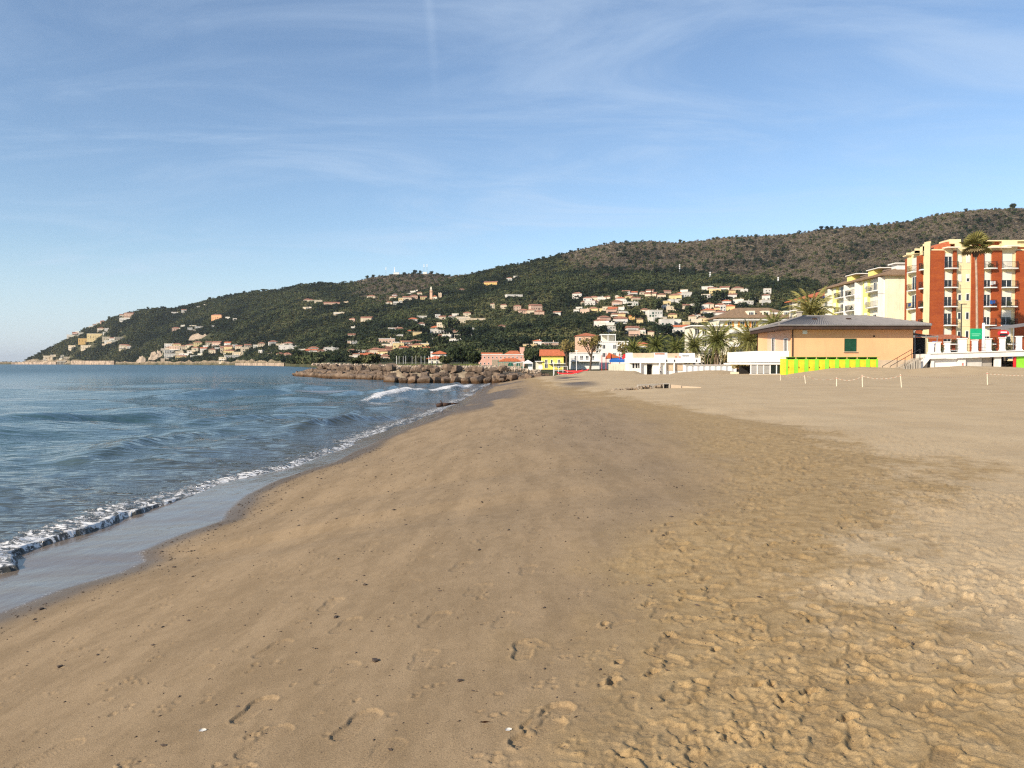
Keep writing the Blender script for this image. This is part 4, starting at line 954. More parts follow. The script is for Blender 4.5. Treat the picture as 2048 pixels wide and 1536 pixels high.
MB().box(-.12, .18, -.05, .05, 0, 4.7).build("post", whitep, t); sg = MB().box(-1.62, -.16, -.04, .0, 3.25-.55, 3.25+.75).build("panel", signg, t)
MB().box(-1.45, -.35, -.055, -.042, 3.3, 3.38).box(-1.4, -.5, -.055, -.042, 3.08, 3.15).build("lettering", plain("pale_green", (.25, .62, .42), .6, .02, 1.), sg)
t = thing("shop_sign", "red oval hanging sign with white lettering above the promenade pillars", "sign", (pxX(2006, 97), 97, 2.9)); m = MB(); n = 20
m.prism([(1.15*.62*math.cos(2*math.pi*k/n), .42*math.sin(2*math.pi*k/n)+3.5) for k in range(n)], 0, .12, 'y'); m.build("panel", redp, t)
MB().box(-.38, -.12, -.03, -.004, 3.55, 3.72).box(-.08, .14, -.03, -.004, 3.55, 3.72).box(.18, .4, -.03, -.004, 3.55, 3.72).build("lettering", whitep, t); MB().box(-.5, .5, -.028, -.005, 3.18, 3.45).build("dark_band", dark, t); MB().tube((.05, .06, 0), (.05, .06, 3.1), .05).build("post", dark, t)
t = thing("road_sign", "small blue and white square sign at the head of the steps", "sign", (pxX(1868, 94), 94, 2.9)); MB().tube((0, .03, 0), (0, .03, 2.4), .03).build("post", grey, t); q = MB().box(-.28, .28, -.03, .0, 1.55, 2.4).build("panel", bluep, t); MB().box(-.25, .05, -.04, -.032, 2.1, 2.35).box(-.15, .15, -.04, -.032, 1.65, 1.95).build("pictogram", whitep, q)
t = thing("cafe_canopy", "thin terracotta roofed cafe canopy at the foot of the red block", "canopy", (pxX(1868, 108), 108, 2.9))
MB().poly((-1.0, 0, 3.3), (4.8, 0, 3.3), (4.8, 4, 3.9), (-1.0, 4, 3.9)).box(-1, 4.8, -.03, -.002, 3.15, 3.3).build("canopy_roof", terra, t)
for a in (-.8, 1.5, 4.6): MB().tube((a, .1, 0), (a, .1, 3.2), .05).build("post", dark, t)
MB().box(-.6, 4.4, .5, .6, 0, 1.0).build("screen", plain("rust_screen", (.35, .10, .05), .7, .1, 1.), t)
t = thing("cafe_canopy", "grey fabric canopy at the right edge above the promenade", "canopy", (pxX(2022, 97), 97, 2.9)); MB().poly((-.9, 0, 4.0), (5, 0, 4.9), (5, 4, 5.1), (-.9, 4, 4.3)).build("canopy_roof", greyroof, t)
for a in (.3, 2.5, 4.8): MB().tube((a, .1, 0), (a, .1, 4.2), .05).build("post", grey, t)
def car(label, px, Y, colr, rz=0.):
    t = thing("parked_car", label, "car", (pxX(px, Y), Y, 2.9), rz)
    m = MB(); m.prism([(-2.1, .3), (2.1, .3), (2.15, .75), (1.2, .92), (.7, 1.42), (-1.1, 1.45), (-1.8, .95), (-2.1, .85)], -.82, .82, 'y'); b = m.build("body", plain(label[:12].replace(" ", "_"), colr, .25, .03, 1.), t)
    MB().prism([(-1.0, .96), (1.05, .96), (.62, 1.36), (-.95, 1.38)], -.835, .835, 'y').build("window", glass, b)
    for a in (-1.35, 1.35):
        for s in (-.8, .62): MB().tube((a, s, .31), (a, s+.18, .31), .31, n=12).build("wheel", dark, t)
car("white car parked behind the promenade railing near the red block", 1905, 100, (.75, .75, .75)); car("dark blue car parked behind the rightmost visible pillars", 2024, 100, (.05, .08, .16)); 

# ------------------------------------------------------------------ palms
palm_green = foliage("palm_leaf", (.10, .115, .030), (.23, .21, .07)); palm_old = foliage("palm_dry", (.16, .12, .05), (.22, .17, .08)); palm_bark = plain("palm_bark", (.16, .115, .075), .95, .3, 4., bump=.04)
def frond_mesh(k, mat, L=1., droop=.55):
    rr = random.Random(k); m = MB(); n = 15; P = []
    for i in range(n+1):
        f = i/n; P.append(Vector((f*(1-.18*f*droop), 0, .55*f-droop*f*f)))
    for i in range(1, n+1):
        w = .20*(1-.55*(i/n))*math.sin(math.pi*min(1, .25+.8*i/n)); d = (P[i]-P[i-1]).normalized()
        for s in (-1, 1):
            tip = P[i]+Vector((.10+.05*rr.random(), s*w, -.06-.10*rr.random())); m.poly(P[i-1], P[i], tip)
    for a, b in zip(P[::3], P[3::3]): m.poly(a+Vector((0, .012, 0)), a-Vector((0, .012, 0)), b-Vector((0, .006, 0)), b+Vector((0, .006, 0)))
    return m.mesh("frond", mat)
FR_M = [frond_mesh(k, palm_green, 1, .35+.18*k) for k in range(4)]+[frond_mesh(9, palm_old, 1, 1.05)]
def palm(label, px, pyc, rpx, Y, zbase, n=46, seed=1):
    rr = random.Random(seed); c_ = at(px, pyc, Y); t = thing("palm_tree", label, "palm", (c_.x, Y, zbase), rr.uniform(0, 6), "date palms along the seafront"); h = c_.z-zbase; L = rpx*Y/F
    MB().path([(0, 0, 0), (.05, 0, h*.5), (0, .05, h)], [.42*L/4, .34*L/4, .40*L/4], 10).build("trunk", palm_bark, t)
    for k in range(n):
        f = k/n; el_ = R(82)-R(122)*f**.85; me = FR_M[min(3, int(f*4))] if f < .93 else FR_M[4]
        put("frond", me, t, (0, 0, h), (rr.gauss(0, .15), -el_+R(20), k*2.399), L*rr.uniform(.85, 1.12))
for a in [("big date palm rising behind the peach house roof", 1622, 630, 58, 108, 2.5, 64, 1), ("date palm just left of the peach house roof, behind its eave", 1549, 652, 36, 140, 2.5, 40, 2), ("tall full date palm beside the left end of the peach house", 1500, 684, 48, 112, 1.2, 54, 3),
          ("date palm in front of the cream block, second from the peach house", 1434, 684, 46, 146, 1.2, 50, 4), ("ragged date palm above the white cabins, third from the peach house", 1388, 694, 34, 152, 1.2, 40, 5), ("date palm above the beach club roof, fourth from the peach house", 1352, 698, 32, 160, 1.2, 36, 6),
          ("dark date palm behind the left part of the beach club", 1312, 693, 32, 165, 1.2, 40, 7), ("leftmost date palm beside the white terraced building", 1268, 700, 30, 175, 1.2, 34, 8)]: palm(*a)
def fan_leaf(k):
    m = MB(); n = 11
    for i in range(n):
        a = R(-80)+R(160)*i/(n-1); q = Vector((math.cos(a), math.sin(a), 0)); s = Vector((-q.y, q.x, 0))*.09
        m.poly(Vector((.35, 0, .0)), Vector((.4, 0, 0))+q*.32+s, Vector((.4, 0, -.12))+q*.62, Vector((.4, 0, 0))+q*.32-s)
    m.poly((0, .02, 0), (0, -.02, 0), (.4, -.012, .0), (.4, .012, 0)); return m.mesh("fan_leaf", palm_green if k else palm_old)
c_ = at(1950, 492, 106); t = thing("palm_tree", "tall thin-trunked fan palm in front of the red brick block", "palm", (pxX(1952, 106), 106, 2.4)); h = c_.z-2.4
MB().path([(0, 0, 0), (.05, 0, h*.3), (-.12, 0, h*.7), (-.35, 0, h)], [.24, .16, .13, .15], 9).build("trunk", plain("fan_palm_bark", (.38, .28, .2), .95, .2, 3.), t)
MB().path([(-.33, 0, h-1.5), (-.35, 0, h-.6), (-.35, 0, h+.1)], [.28, .5, .3], 9).build("dead_skirt", plain("dead_leaf", (.10, .06, .035), .95, .3, 5.), t)
fl = [fan_leaf(0), fan_leaf(1)]; rr = random.Random(4)
for k in range(44): f = k/44; put("fan_leaf", fl[0 if k > 39 else 1], t, (-.35, 0, h), (rr.gauss(0, .2), -R(80)+R(112)*f, k*2.399), 2.0*rr.uniform(.75, 1.15))

# ------------------------------------------------------------------ near trees
def tree(name, label, cat, px, pbase, ptop, wpx, Y, mat, n=900, size=.5, shape='round', group=None, zb=None, trunkf=.4, lean=0., nolimb=False):
    rr = random.Random(hash(label) % 999 if False else sum(map(ord, label))); b = at(px, pbase, Y); zb = b.z if zb is None else zb; h = at(px, ptop, Y).z-zb; r = wpx/2*Y/F
    t = thing(name, label, cat, (b.x, Y, zb), 0, group); zc_ = h*trunkf
    m = MB(); top = Vector((lean, 0, zc_+.3*(h-zc_))); m.path([(0, 0, -.4), (lean*.5, 0, zc_*.6), tuple(top)], [max(.14, h*.035), max(.1, h*.028), h*.016], 7)
    for k in range(7):
        a = k*.9+rr.random(); m.path([(lean*.5, 0, zc_*(.6+.05*k)), (math.cos(a)*r*.45, math.sin(a)*r*.45, zc_+(h-zc_)*.35), (math.cos(a)*r*.75, math.sin(a)*r*.75, zc_+(h-zc_)*.65)], [h*.016, h*.010, h*.004], 5)
    m.build("trunk", bark_m, t); m = MB()
    lob = [(Vector((rr.uniform(-.62, .62)*r, rr.uniform(-.62, .62)*r, rr.uniform(.25, .8)*(h-zc_)+zc_)), rr.uniform(.30, .5)) for _ in range(11)]
    for k in range(n):
        c_, q = rr.choice(lob); v = Vector((rr.gauss(0, 1), rr.gauss(0, 1), rr.gauss(0, 1))).normalized()*rr.random()**.35
        p = c_+Vector((v.x*r*q, v.y*r*q, v.z*(h-zc_)*.30)); s = size*rr.uniform(.5, 1.3); a = Vector((rr.gauss(0, 1), rr.gauss(0, 1), rr.gauss(0, 1))).normalized(); o_ = a.orthogonal().normalized(); w_ = a.cross(o_)
        m.poly(p+o_*s, p-o_*s*.6+w_*s*.7, p-o_*s*.6-w_*s*.7)
    m.build("crown", mat, t); return t
plane_m = foliage("plane_leaves", (.19, .15, .05), (.36, .28, .11))
tree("plane_tree", "brownish bare-branched plane tree beside the yellow house", "tree", 1133, 741, 674, 36, 190, plane_m, 520, .30, trunkf=.5)
tree("plane_tree", "larger plane tree with thin yellow-green leaves before the white terrace", "tree", 1180, 739, 671, 52, 180, plane_m, 700, .30, trunkf=.5, lean=.5)
tree("plane_tree", "sparse plane tree at the right end of the white terraced building", "tree", 1252, 738, 680, 44, 190, plane_m, 420, .34, trunkf=.4)
for lab, px, pb, pt, w, Y, mt in [("dark umbrella pine left of the pink building", 925, 733, 692, 66, 245, pine_m), ("darker round pine at the very left corner of the pink building", 948, 733, 703, 36, 230, pine_m), ("dark pine between the pink building and the yellow house", 1064, 734, 700, 36, 290, pine_m), ("small dark tree in front of the two red roofs", 890, 731, 714, 26, 235, oak_m),
                          ("spreading olive-green tree behind the middle of the breakwater", 740, 729, 709, 50, 260, oak_m), ("round bush left of the goal nets behind the breakwater", 712, 729, 716, 26, 300, bush_m), ("dark tree by the shore wall beyond the breakwater tip", 640, 728, 706, 40, 520, pine_m), ("large dark tree just right of the white shore villa", 598, 728, 703, 34, 640, pine_m), ("low wide dark bush above the shore wall", 672, 728, 715, 40, 420, pine_m)]:
    tree("pine_tree" if mt is pine_m else "broadleaf_tree", lab, "tree", px, pb, pt, w, Y, mt, 700, .0028*Y, zb=1.6, trunkf=.3)
for i, (px, pt, w) in enumerate([(1335, 700, 34), (1375, 702, 40), (1420, 703, 44), (1462, 694, 50), (1512, 700, 40), (1478, 706, 36)]):
    tree("shrub", "%s from left of the yellow-green shrubs under the date palms" % ORD[i], "shrub", px, 735, pt, w, 147+i*2-(32 if px > 1470 else 0), plane_m if i % 2 else oak_m, 600, .3, group="shrubs under the palms", zb=.8, trunkf=.15)
tree("shrub", "small dark green bush in front of the cream sand wall", "shrub", 1517, 758, 748, 11, 88, pine_m, 260, .09, zb=.95, trunkf=.1)
for i, px in enumerate((1880, 1985, 2010)): tree("shrub", "%s clipped planter bush from left behind the promenade railing" % ORD[i], "shrub", px, 705, 686, 20, 99, oak_m, 350, .16, zb=2.9, trunkf=.15, group="planter bushes on the promenade")

# ------------------------------------------------------------------ white beach club, cabins, walls on the sand
YK = 140.; kk_ = YK/F
def z4(zx, zy, Y=YK): return (560+0, 0) and ((1200+zx/5.69-1258)*Y/F, HC+(727-(560+zy/5.69))*Y/F)
bc = thing("beach_club", "long low white beach club with roof terrace and dark doorway", "building", (pxX(1258, YK), YK, 0))
def Bx(m, a, b, c_, d, y0, y1): x0, z1 = z4(a, c_); x1, z0 = z4(b, d); return m.box(x0, x1, y0, y1, z0, z1)
m = MB(); Bx(m, 340, 540, 945, 1120, .6, 6); Bx(m, 605, 960, 945, 1120, .6, 6); Bx(m, 540, 605, 945, 958, .6, 6); m.build("wall", white, bc)
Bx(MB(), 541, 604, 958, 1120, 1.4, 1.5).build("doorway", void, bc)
Bx(MB(), 335, 1145, 885, 944, 0, 6).build("terrace_parapet", whitep, bc)
for a, b, c_, mt in ((335, 384, 826, whitep), (385, 630, 830, tan), (632, 785, 826, whitep), (787, 915, 832, tan), (917, 1100, 830, whitep)): Bx(MB(), a, b, c_, 884, 1.5, 5).build("terrace_block", mt, bc)
Bx(MB(), 640, 750, 832, 845, 1.4, 1.49).build("terracotta_strip", terra, bc); Bx(MB(), 955, 1035, 858, 866, 1.4, 1.49).build("slot_window", glass, bc)
for a in (460, 680, 745, 845): Bx(MB(), a-7, a+7, 945, 1110, .0, .3).build("column", whitep, bc)
for a, b in ((375, 395), (410, 430), (440, 456)): Bx(MB(), a, b, 950, 1002, .55, .59).build("window", glass, bc)
for a, b in ((765, 838), (858, 950)): Bx(MB(), a, b, 958, 1030, .52, .59).build("panel", tan, bc)
for a in (870, 915): Bx(MB(), a-8, a+8, 868, 884, .3, .6).build("planter", terra, bc)
for a in (755, 845, 1095): Bx(MB(), a-4, a+4, 905, 930, -.12, -.005).build("wall_lamp", dark, bc)
Bx(MB(), 340, 960, 1095, 1125, -.9, .55).build("step", whitep, bc)
YW = 133.; wk = YW/F; ws = 65/5.69*wk; dg = plain("grey_blue_door", (.45, .47, .50), .6, .08, 1.)
wz0_, wz1_ = .6, HC+(727-729.5)*wk
wm = (MB().box(0, ws*.2, 0, 1.6, 0, wz1_-wz0_-.1).box(ws*.6, ws-.004, 0, 1.6, 0, wz1_-wz0_-.1).box(ws*.2, ws*.6, 0, .1, wz1_-wz0_-.26, wz1_-wz0_-.1).mesh("cabin_wall", whitep), MB().box(-.03, ws+.026, -.2, 1.7, wz1_-wz0_-.08, wz1_-wz0_).mesh("roof", whitep), MB().box(ws*.2, ws*.6, .06, .1, 0, wz1_-wz0_-.265).mesh("door", dg))
for k in range(9):
    t = thing("beach_cabin", ("%s from left of the white beach cabins with grey doors" % ORD[k]) if 0 < k < 8 else ("leftmost of the white grey-doored beach cabins beside the club" if k == 0 else "rightmost of the white grey-doored beach cabins near the veranda"), "cabin", (pxX(1370, YW)+k*ws, YW, wz0_), 0, "white beach cabins")
    put("cabin_wall", wm[0], t); put("roof", wm[1], t); put("door", wm[2], t)
t = thing("sand_wall", "low cream retaining wall with a terracotta end panel holding the sand", "wall", (pxX(1462, 94), 94, .3))
k9 = 94/F; MB().box(0, (1510-1462)*k9, 0, .3, 0, at(1480, 744, 94).z-.3).build("wall", palecream, t); MB().box((1510-1462)*k9+.002, (1531-1462)*k9, -.03, .3, 0, at(1480, 743, 94).z-.3).build("end_panel", peachs, t); MB().box((1501-1462)*k9, (1507-1462)*k9, -.04, -.004, .65, 1.05).build("plaque", whitep, t)
MB().box((1531-1462)*k9+.003, (1560-1462)*k9, -.02, .25, 0, at(1480, 746, 94).z-.3).build("white_wall", whitep, t)
t = thing("pergola_fence", "row of thin curved wooden hoops above the white cabins", "fence", (pxX(1402, 141), 141, 1.6))
for k in range(12): MB().path([(k*.6, 0, 0), (k*.6, 0, 1.9), (k*.6+.12, -.2, 2.3), (k*.6+.1, -.6, 2.45)], [.035]*4, 5).build("hoop", wood, t)
MB().box(0, 7, .1, .2, 0, .8).build("planter_wall", terra, t)

# person in front of the beach club
YQ = 137.; fz = float(beach_base(np.array([pxX(1321, YQ)]), np.array([YQ]))[0])
skin_c = plain("skin", (.50, .30, .20), .6, .05, 3.)
def person(label, x, y, z, h, rz):
    t = thing("person", label, "person", (x, y, z), rz)
    me = bpy.data.meshes.new("body"); k = h/1.75
    V = [(0, 0, .95), (0, 0, 1.18), (0, 0, 1.40), (0, -.01, 1.5), (0, -.02, 1.62), (0, -.02, 1.72), (.17, 0, 1.40), (.24, .02, 1.14), (.20, -.10, .92), (-.17, 0, 1.40), (-.25, .02, 1.14), (-.22, -.08, .90), (.10, 0, .90), (.11, -.01, .50), (.11, .02, .08), (.12, -.12, .04), (-.10, 0, .90), (-.12, .02, .50), (-.13, .05, .08), (-.14, -.09, .04)]
    Eg = [(0, 1), (1, 2), (2, 3), (3, 4), (4, 5), (2, 6), (6, 7), (7, 8), (2, 9), (9, 10), (10, 11), (0, 12), (12, 13), (13, 14), (14, 15), (0, 16), (16, 17), (17, 18), (18, 19)]
    Rd = [.15, .14, .16, .06, .10, .085, .075, .055, .04, .075, .055, .04, .10, .07, .05, .045, .10, .07, .05, .045]
    me.from_pydata([tuple(c*k for c in v) for v in V], Eg, []); o = put("body", me, t)
    sk = o.modifiers.new("skin", 'SKIN'); lay = me.skin_vertices[0]
    for i, r_ in enumerate(Rd): lay.data[i].radius = (r_*k, r_*k*.8); lay.data[i].use_root = (i == 0)
    o.modifiers.new("sub", 'SUBSURF').levels = 1; o.modifiers["sub"].render_levels = 1
    g = NT("clothing"); pos = g.n("ShaderNodeSeparateXYZ"); g.put(pos.inputs[0], g.co)
    c1 = g.mix(g.mr(pos.outputs[2], .93*k, .95*k), (.02, .022, .03), (.48, .46, .44)); c1 = g.mix(g.mr(pos.outputs[2], 1.46*k, 1.48*k), c1, (.45, .28, .19)); g.set(color=c1, rough=.8); me.materials.append(g.m)
    hb = MB()
    for i in range(5):
        for j in range(8): pass
    import bmesh
    bm = bmesh.new(); bmesh.ops.create_uvsphere(bm, u_segments=10, v_segments=7, radius=.115*k)
    for v in list(bm.verts):
        if v.co.z < -.02*k and v.co.y < .02: bm.verts.remove(v)
    hm = bpy.data.meshes.new("hair"); bm.to_mesh(hm); bm.free(); hm.materials.append(plain("dark_hair", (.03, .02, .015), .7, .2, 5.)); put("hair", hm, t, (0, .01, 1.68*k))
    return t
person("person standing in grey top and dark trousers before the beach club", pxX(1321, YQ), YQ, fz, 1.55, .3)

# ------------------------------------------------------------------ buildings behind the far end of the beach
def block(name, label, cat, px0, px1, pye, Y, zb, dep, wallm, roofm=None, rh=1.5, e=.5, gable=False, rz=0.):
    w = (px1-px0)*Y/F; t = thing(name, label, cat, (pxX(px0, Y), Y, zb), rz); h = at(px0, pye, Y).z-zb
    MB().box(0, w, 0, dep, 0, h).build("wall", wallm, t)
    if roofm: hiproof(0, w, 0, dep, h+.17, rh, e, gable).build("roof", roofm, t)
    else: MB().box(-.15, w+.15, -.15, dep+.15, h+.003, h+.3).build("roof_slab", white, t)
    return t, w, h
yh, w, h = block("yellow_house", "bright yellow house with red tiled roof behind the playground", "house", 1084, 1127, 712, 215, .9, 5.2, yellow, redroof, 1.7, .6, True)
front_windows(yh, (w*.13, w*.72), (h-2.2,), .75, 1.25); front_windows(yh, (w*.40,), (h-2.6,), .6, 1.6, bars=0); front_windows(yh, (w*.12, w*.7), (.4,), .9, 1.5); MB().box(w*.3, w*1.1, -1.2, -.01, 1.55, 1.7).build("balcony", white, yh); MB().box(w*.86, w*.9, -.04, -.004, h-1.9, h-1.6).build("vent", dark, yh)
yw = MB().box(-1.6, 0-.005, .5, 5, 0, 2.2).build("annex", palecream, yh); MB().box(-1.8, .3, -.5, 5, 2.21, 2.4).build("annex_roof", whitep, yh)
pb, w, h = block("pink_building", "long pink building with terracotta roofs and a row of small windows", "building", 957, 1049, 710, 300, 1.2, 12, pink, None)
MB().prism([(0, h+.35), (w*.52, h+.35), (w*.52, h+.9), (0, h+1.0)], 1, 8, 'y').prism([(w*.55, h+.35), (w*.93, h+.35), (w*.85, h+1.7), (w*.68, h+1.7)], 1, 8, 'y').build("roof", terra, pb)
front_windows(pb, [w*(.03+.088*k) for k in range(11)], (h-1.35,), .55, .8, bars=0); front_windows(pb, [w*(.03+.088*k) for k in range(3)], (h-3.7,), .55, .8, bars=0)
MB().box(w*.90, w*1.0, 1, 3, h+.35, h+2.9).box(w*.89, w*1.01, .9, 3.1, h+2.95, h+3.1).build("roof_turret", pink, pb)
ar, w, h = block("pink_hall", "low pink hall with red gabled roof and dark arched window by the green net", "building", 996, 1042, 725, 262, 1.2, 8, pink, None)
MB().prism([(-.4, h+.31), (w+.4, h+.31), (w*.78, h+1.45), (w*.3, h+1.45)], -.4, 8, 'y').build("roof", redroof, ar)
MB().prism([(w*.55+1.0*math.cos(math.pi*k/8), .6+1.2*math.sin(math.pi*k/8)) for k in range(9)], -.05, -.004, 'y').build("arched_window", glass, ar); MB().prism([(w*.88+.7*math.cos(math.pi*k/8), .6+1.1*math.sin(math.pi*k/8)) for k in range(9)], -.05, -.004, 'y').build("arched_window", glass, ar)
wt, w, h = block("terraced_building", "white three-storey building with roof pergola behind the plane trees", "building", 1200, 1256, 684, 235, .9, 12, white, None)
MB().box(w*.04, w*.58, 1, 5, h+2.2, h+2.45).build("pergola_roof", whitep, wt)
for a in (.06, .3, .56): MB().box(w*a-.1, w*a+.1, 1.2, 1.4, h+.3, h+2.2).build("pergola_post", whitep, wt)
MB().box(w*.1, w*.55, 3.5, 4, h+.3, h+2.1).build("penthouse_wall", palecream, wt)
front_windows(wt, (w*.08, w*.46, w*.78), (h-2.1, h-4.6), .9, 1.3)
wl, w, h = block("white_villa", "white low villa with railed terraces left of the three-storey white building", "building", 1143, 1199, 707, 222, .9, 9, white, None)
front_windows(wl, (w*.1, w*.3, w*.5, w*.7), (h-1.9,), .9, 1.3); MB().box(-.3, w+.2, -1.6, -.01, h-2.35, h-2.2).build("terrace_slab", white, wl)
m = MB()
for k in range(60): m.box(-.3+k*(w+.5)/60, -.27+k*(w+.5)/60, -1.58, -1.55, h-2.2, h-1.4)
m.box(-.3, w+.2, -1.6, -1.54, h-1.4, h-1.34); m.build("railing", whitep, wl)
pk2, w, h = block("pink_orange_house", "orange-pink house peeping above the white villa roofs", "house", 1153, 1195, 672, 300, 3, 8, peachs, terra, 1.2, .4); front_windows(pk2, (w*.1, w*.45, w*.75), (h-2,), .9, 1.3)
rh_, w, h = block("red_roofed_house", "cream house with bright red hipped roof behind the goal nets", "house", 857, 884, 718, 330, 1.8, 7, palecream, redroof, 1.3, .9); front_windows(rh_, (w*.15, w*.55), (.5,), 1.1, 1.4)
r2, w, h = block("red_roofed_house", "taller white house with red roof just behind the goal net house", "house", 865, 892, 708, 370, 2., 8, white, redroof, 1.5, .8); front_windows(r2, (w*.15, w*.45, w*.75), (h-2.2, h-4.4), .8, 1.2); MB().box(-1.0, -.0-.01, 1, 3, 0, h+1.2).build("stair_tower", white, r2)

# playground with shade sails, fence panels, kayaks, tent
pg = thing("playground_shelter", "orange shade sail with blue and red tented roofs on posts", "shelter", (pxX(1212, 168), 168, .6))
k7 = 168/F
for a, b in ((0, 4.3), (1.0, 4.0), (3.0, 4.0), (4.6, 4.1), (-.9, 3.8)): MB().tube((a, 0, 0), (a, 0, b), .07).build("post", redp, pg)
MB().poly((-.2, 0, 3.1), (.6, 0, 4.4), (3.4, .5, 3.3), (.3, 2, 3.0)).poly((.6, 0, 4.4), (3.4, .5, 3.3), (1.5, 2.5, 4.0)).build("shade_sail", sail, pg)
MB().poly((.7, -.3, 2.75), (4.2, -.3, 2.85), (3.2, 1, 3.5), (1.6, 1, 3.5)).box(.7, 4.2, -.32, -.28, 2.3, 2.8).build("blue_roof", bluep, pg)
MB().poly((3.4, -.3, 3.0), (5.2, -.3, 3.2), (4.6, 1, 4.1), (3.9, 1, 4.0)).build("red_roof", redp, pg)
t = thing("panel_fence", "pale yellow panel fence beside the white beach club", "fence", (pxX(1217, 160), 160, .5))
for k in range(8): MB().box(k*.52, k*.52+.49, 0, .06, 0, 2.0+.03*(k % 3)).build("panel", palecream, t)
kay = MB(); NK = 9
for i in range(NK+1):
    f = i/NK; w_ = .38*math.sin(math.pi*min(.97, max(.03, f)))**.6
    for j in range(7): a = math.pi*j/6; kay.v.append((f*3.4-1.7, w_*math.cos(a), .32*math.sin(a)*(.5+w_)+.25*(2*f-1)**4))
for i in range(NK):
    for j in range(6): q = i*7+j; kay.f.append((q, q+7, q+8, q+1))
km = kay.mesh("hull", redp, True)
for i, (px, py, rz_) in enumerate([(1133, 746.5, .1), (1147, 742, -.25), (1162, 743, .35)]):
    t = thing("kayak", ["leftmost of three red overturned kayaks on the sand bank", "middle red overturned kayak on the sand bank", "rightmost red overturned kayak, tilted up on the sand bank"][i], "kayak", at(px, py, 118+4*i), rz_, "red kayaks on the sand"); put("hull", km, t, None, (0, -.18 if i == 2 else 0, 0), .85); MB().tube((-.3, 0, .2), (.3, 0, .2), .05).build("keel_strip", redp, t)
    t.location.z = max(.5, t.location.z-.15)
tn = thing("marquee", "white pavilion marquee with pitched canvas roof near the green net", "tent", (pxX(1046, 196), 196, .8))
MB().poly((0, 0, 2.0), (2.5, 0, 2.0), (1.25, 1.2, 2.75)).poly((0, 0, 2), (1.25, 1.2, 2.75), (0, 2.4, 2)).poly((2.5, 0, 2), (2.5, 2.4, 2), (1.25, 1.2, 2.75)).box(0, 2.5, -.02, -.003, 1.75, 2.0).build("canvas_roof", canvas, tn)
for a in (.05, 2.45): MB().tube((a, 0, 0), (a, 0, 2), .05).tube((a, 2.3, 0), (a, 2.3, 2), .05).build("post", whitep, tn)
MB().box(1.3, 2.4, 1.0, 1.1, 0, 1.7).build("side_curtain", canvas, tn)
um = thing("sun_canopy", "pale slanted canopy on thin posts left of the white marquee", "canopy", (pxX(1027, 190), 190, .8)); MB().poly((0, 0, 1.75), (2.6, 0, 2.2), (2.6, 2, 2.35), (0, 2, 1.9)).build("canvas_roof", canvas, um)
for a in (.1, 1.3, 2.5): MB().tube((a, .1, 0), (a, .1, 1.75+.15*a), .04).build("post", whitep, um)
gn = thing("court_fence", "green netted sports court fence in front of the pink building", "fence", (pxX(985, 240), 240, 1.0))
for k in range(6): MB().tube((k*1.9, 0, 0), (k*1.9, 0, 2.9 if k < 2 else 2.3), .05).build("post", net, gn)
m = MB()
for k in range(30): m.tube((0, 0, .1+k*.09), (1.9 if k > 22 else 9.5, 0, .1+k*.09), .016, n=3)
for k in range(90): m.tube((k*.106, .01, 0), (k*.106, .01, 2.8 if k < 18 else 2.2), .016, n=3)
m.build("net", net, gn)
nf = thing("ball_net", "tall thin pale poles of a ball stop net behind the breakwater", "fence", (pxX(790, 262), 262, 2.0))
for px in (790, 793, 797, 800, 804, 807, 817, 826, 840, 846, 852, 858, 862, 866, 870): MB().tube((pxX(px, 262)-nf.location.x, (px*7 % 13)*.8, 0), (pxX(px, 262)-nf.location.x, (px*7 % 13)*.8, 3.2), .045, n=5).build("pole", whitep, nf)
for lab, px, pb, pt, Y in [("tall white flagpole standing by the red kayaks", 1153, 749, 702, 130), ("short white post with a square sign right of the marquee", 1081, 748, 731, 135), ("thin white post in front of the yellow house", 1107, 748, 725, 135), ("black tall lamp pole behind the court fence", 1069, 732, 713, 240)]:
    b = at(px, pb, Y); t = thing("pole", lab, "pole", b); hh = at(px, pt, Y).z-b.z; MB().tube((0, 0, -.3), (0, 0, hh), .06, .045, 6).build("shaft", dark if "black" in lab else whitep, t)
    (MB().box(-.25, .25, -.06, .06, hh, hh+.1) if "square" not in lab else MB().box(-.35, .35, -.06, .06, hh-.6, hh)).build("cap", dark if "black" in lab else whitep, t)
t = thing("garden_trellis", "white wooden garden trellis frames in front of the yellow house", "trellis", at(1115, 745, 140)); t.location.z = .6
for k in range(4): MB().tube((k*.8-.6, 0, 0), (k*.8-.6, 0, 1.5), .04).build("post", whitep, t)
MB().tube((-.6, 0, 1.5), (1.8, 0, 1.5), .04).tube((-.6, 0, .7), (1.8, 0, .7), .03).build("rail", whitep, t)

# ------------------------------------------------------------------ on the sand: tape fence, drain, driftwood, pebbles
def sand_hit(px, py):
    a, b, c_ = ray(px, py); y = np.arange(2.2, 150, .1); s = y/b
    z = beach_base(a*s, y); h = np.nonzero(z >= HC+c_*s)[0]; i = h[0] if len(h) else -1
    return Vector((a*s[i], y[i], z[i]))
tf = []
for i, (px, pb, pt) in enumerate([(1561, 761, 749), (1611, 767, 750), (1673, 773, 755), (1725, 774, 750), (1803, 775, 748), (1975, 770, 745)]):
    p = sand_hit(px, pb); h = (pb-pt)*p.y/F; tf.append((p, h))
    t = thing("fence_post", "%s thin white stake from left in the taped-off sand" % ORD[i], "post", p, 0, "white stakes of the tape fence"); t.rotation_euler = (rn.gauss(0, .04), rn.gauss(0, .05), 0)
    MB().box(-.016, .016, -.016, .016, -.3, h).build("stake", palecream, t); MB().box(-.024, .024, -.024, .024, h*.9, h*.93).build("tie", redp, t)
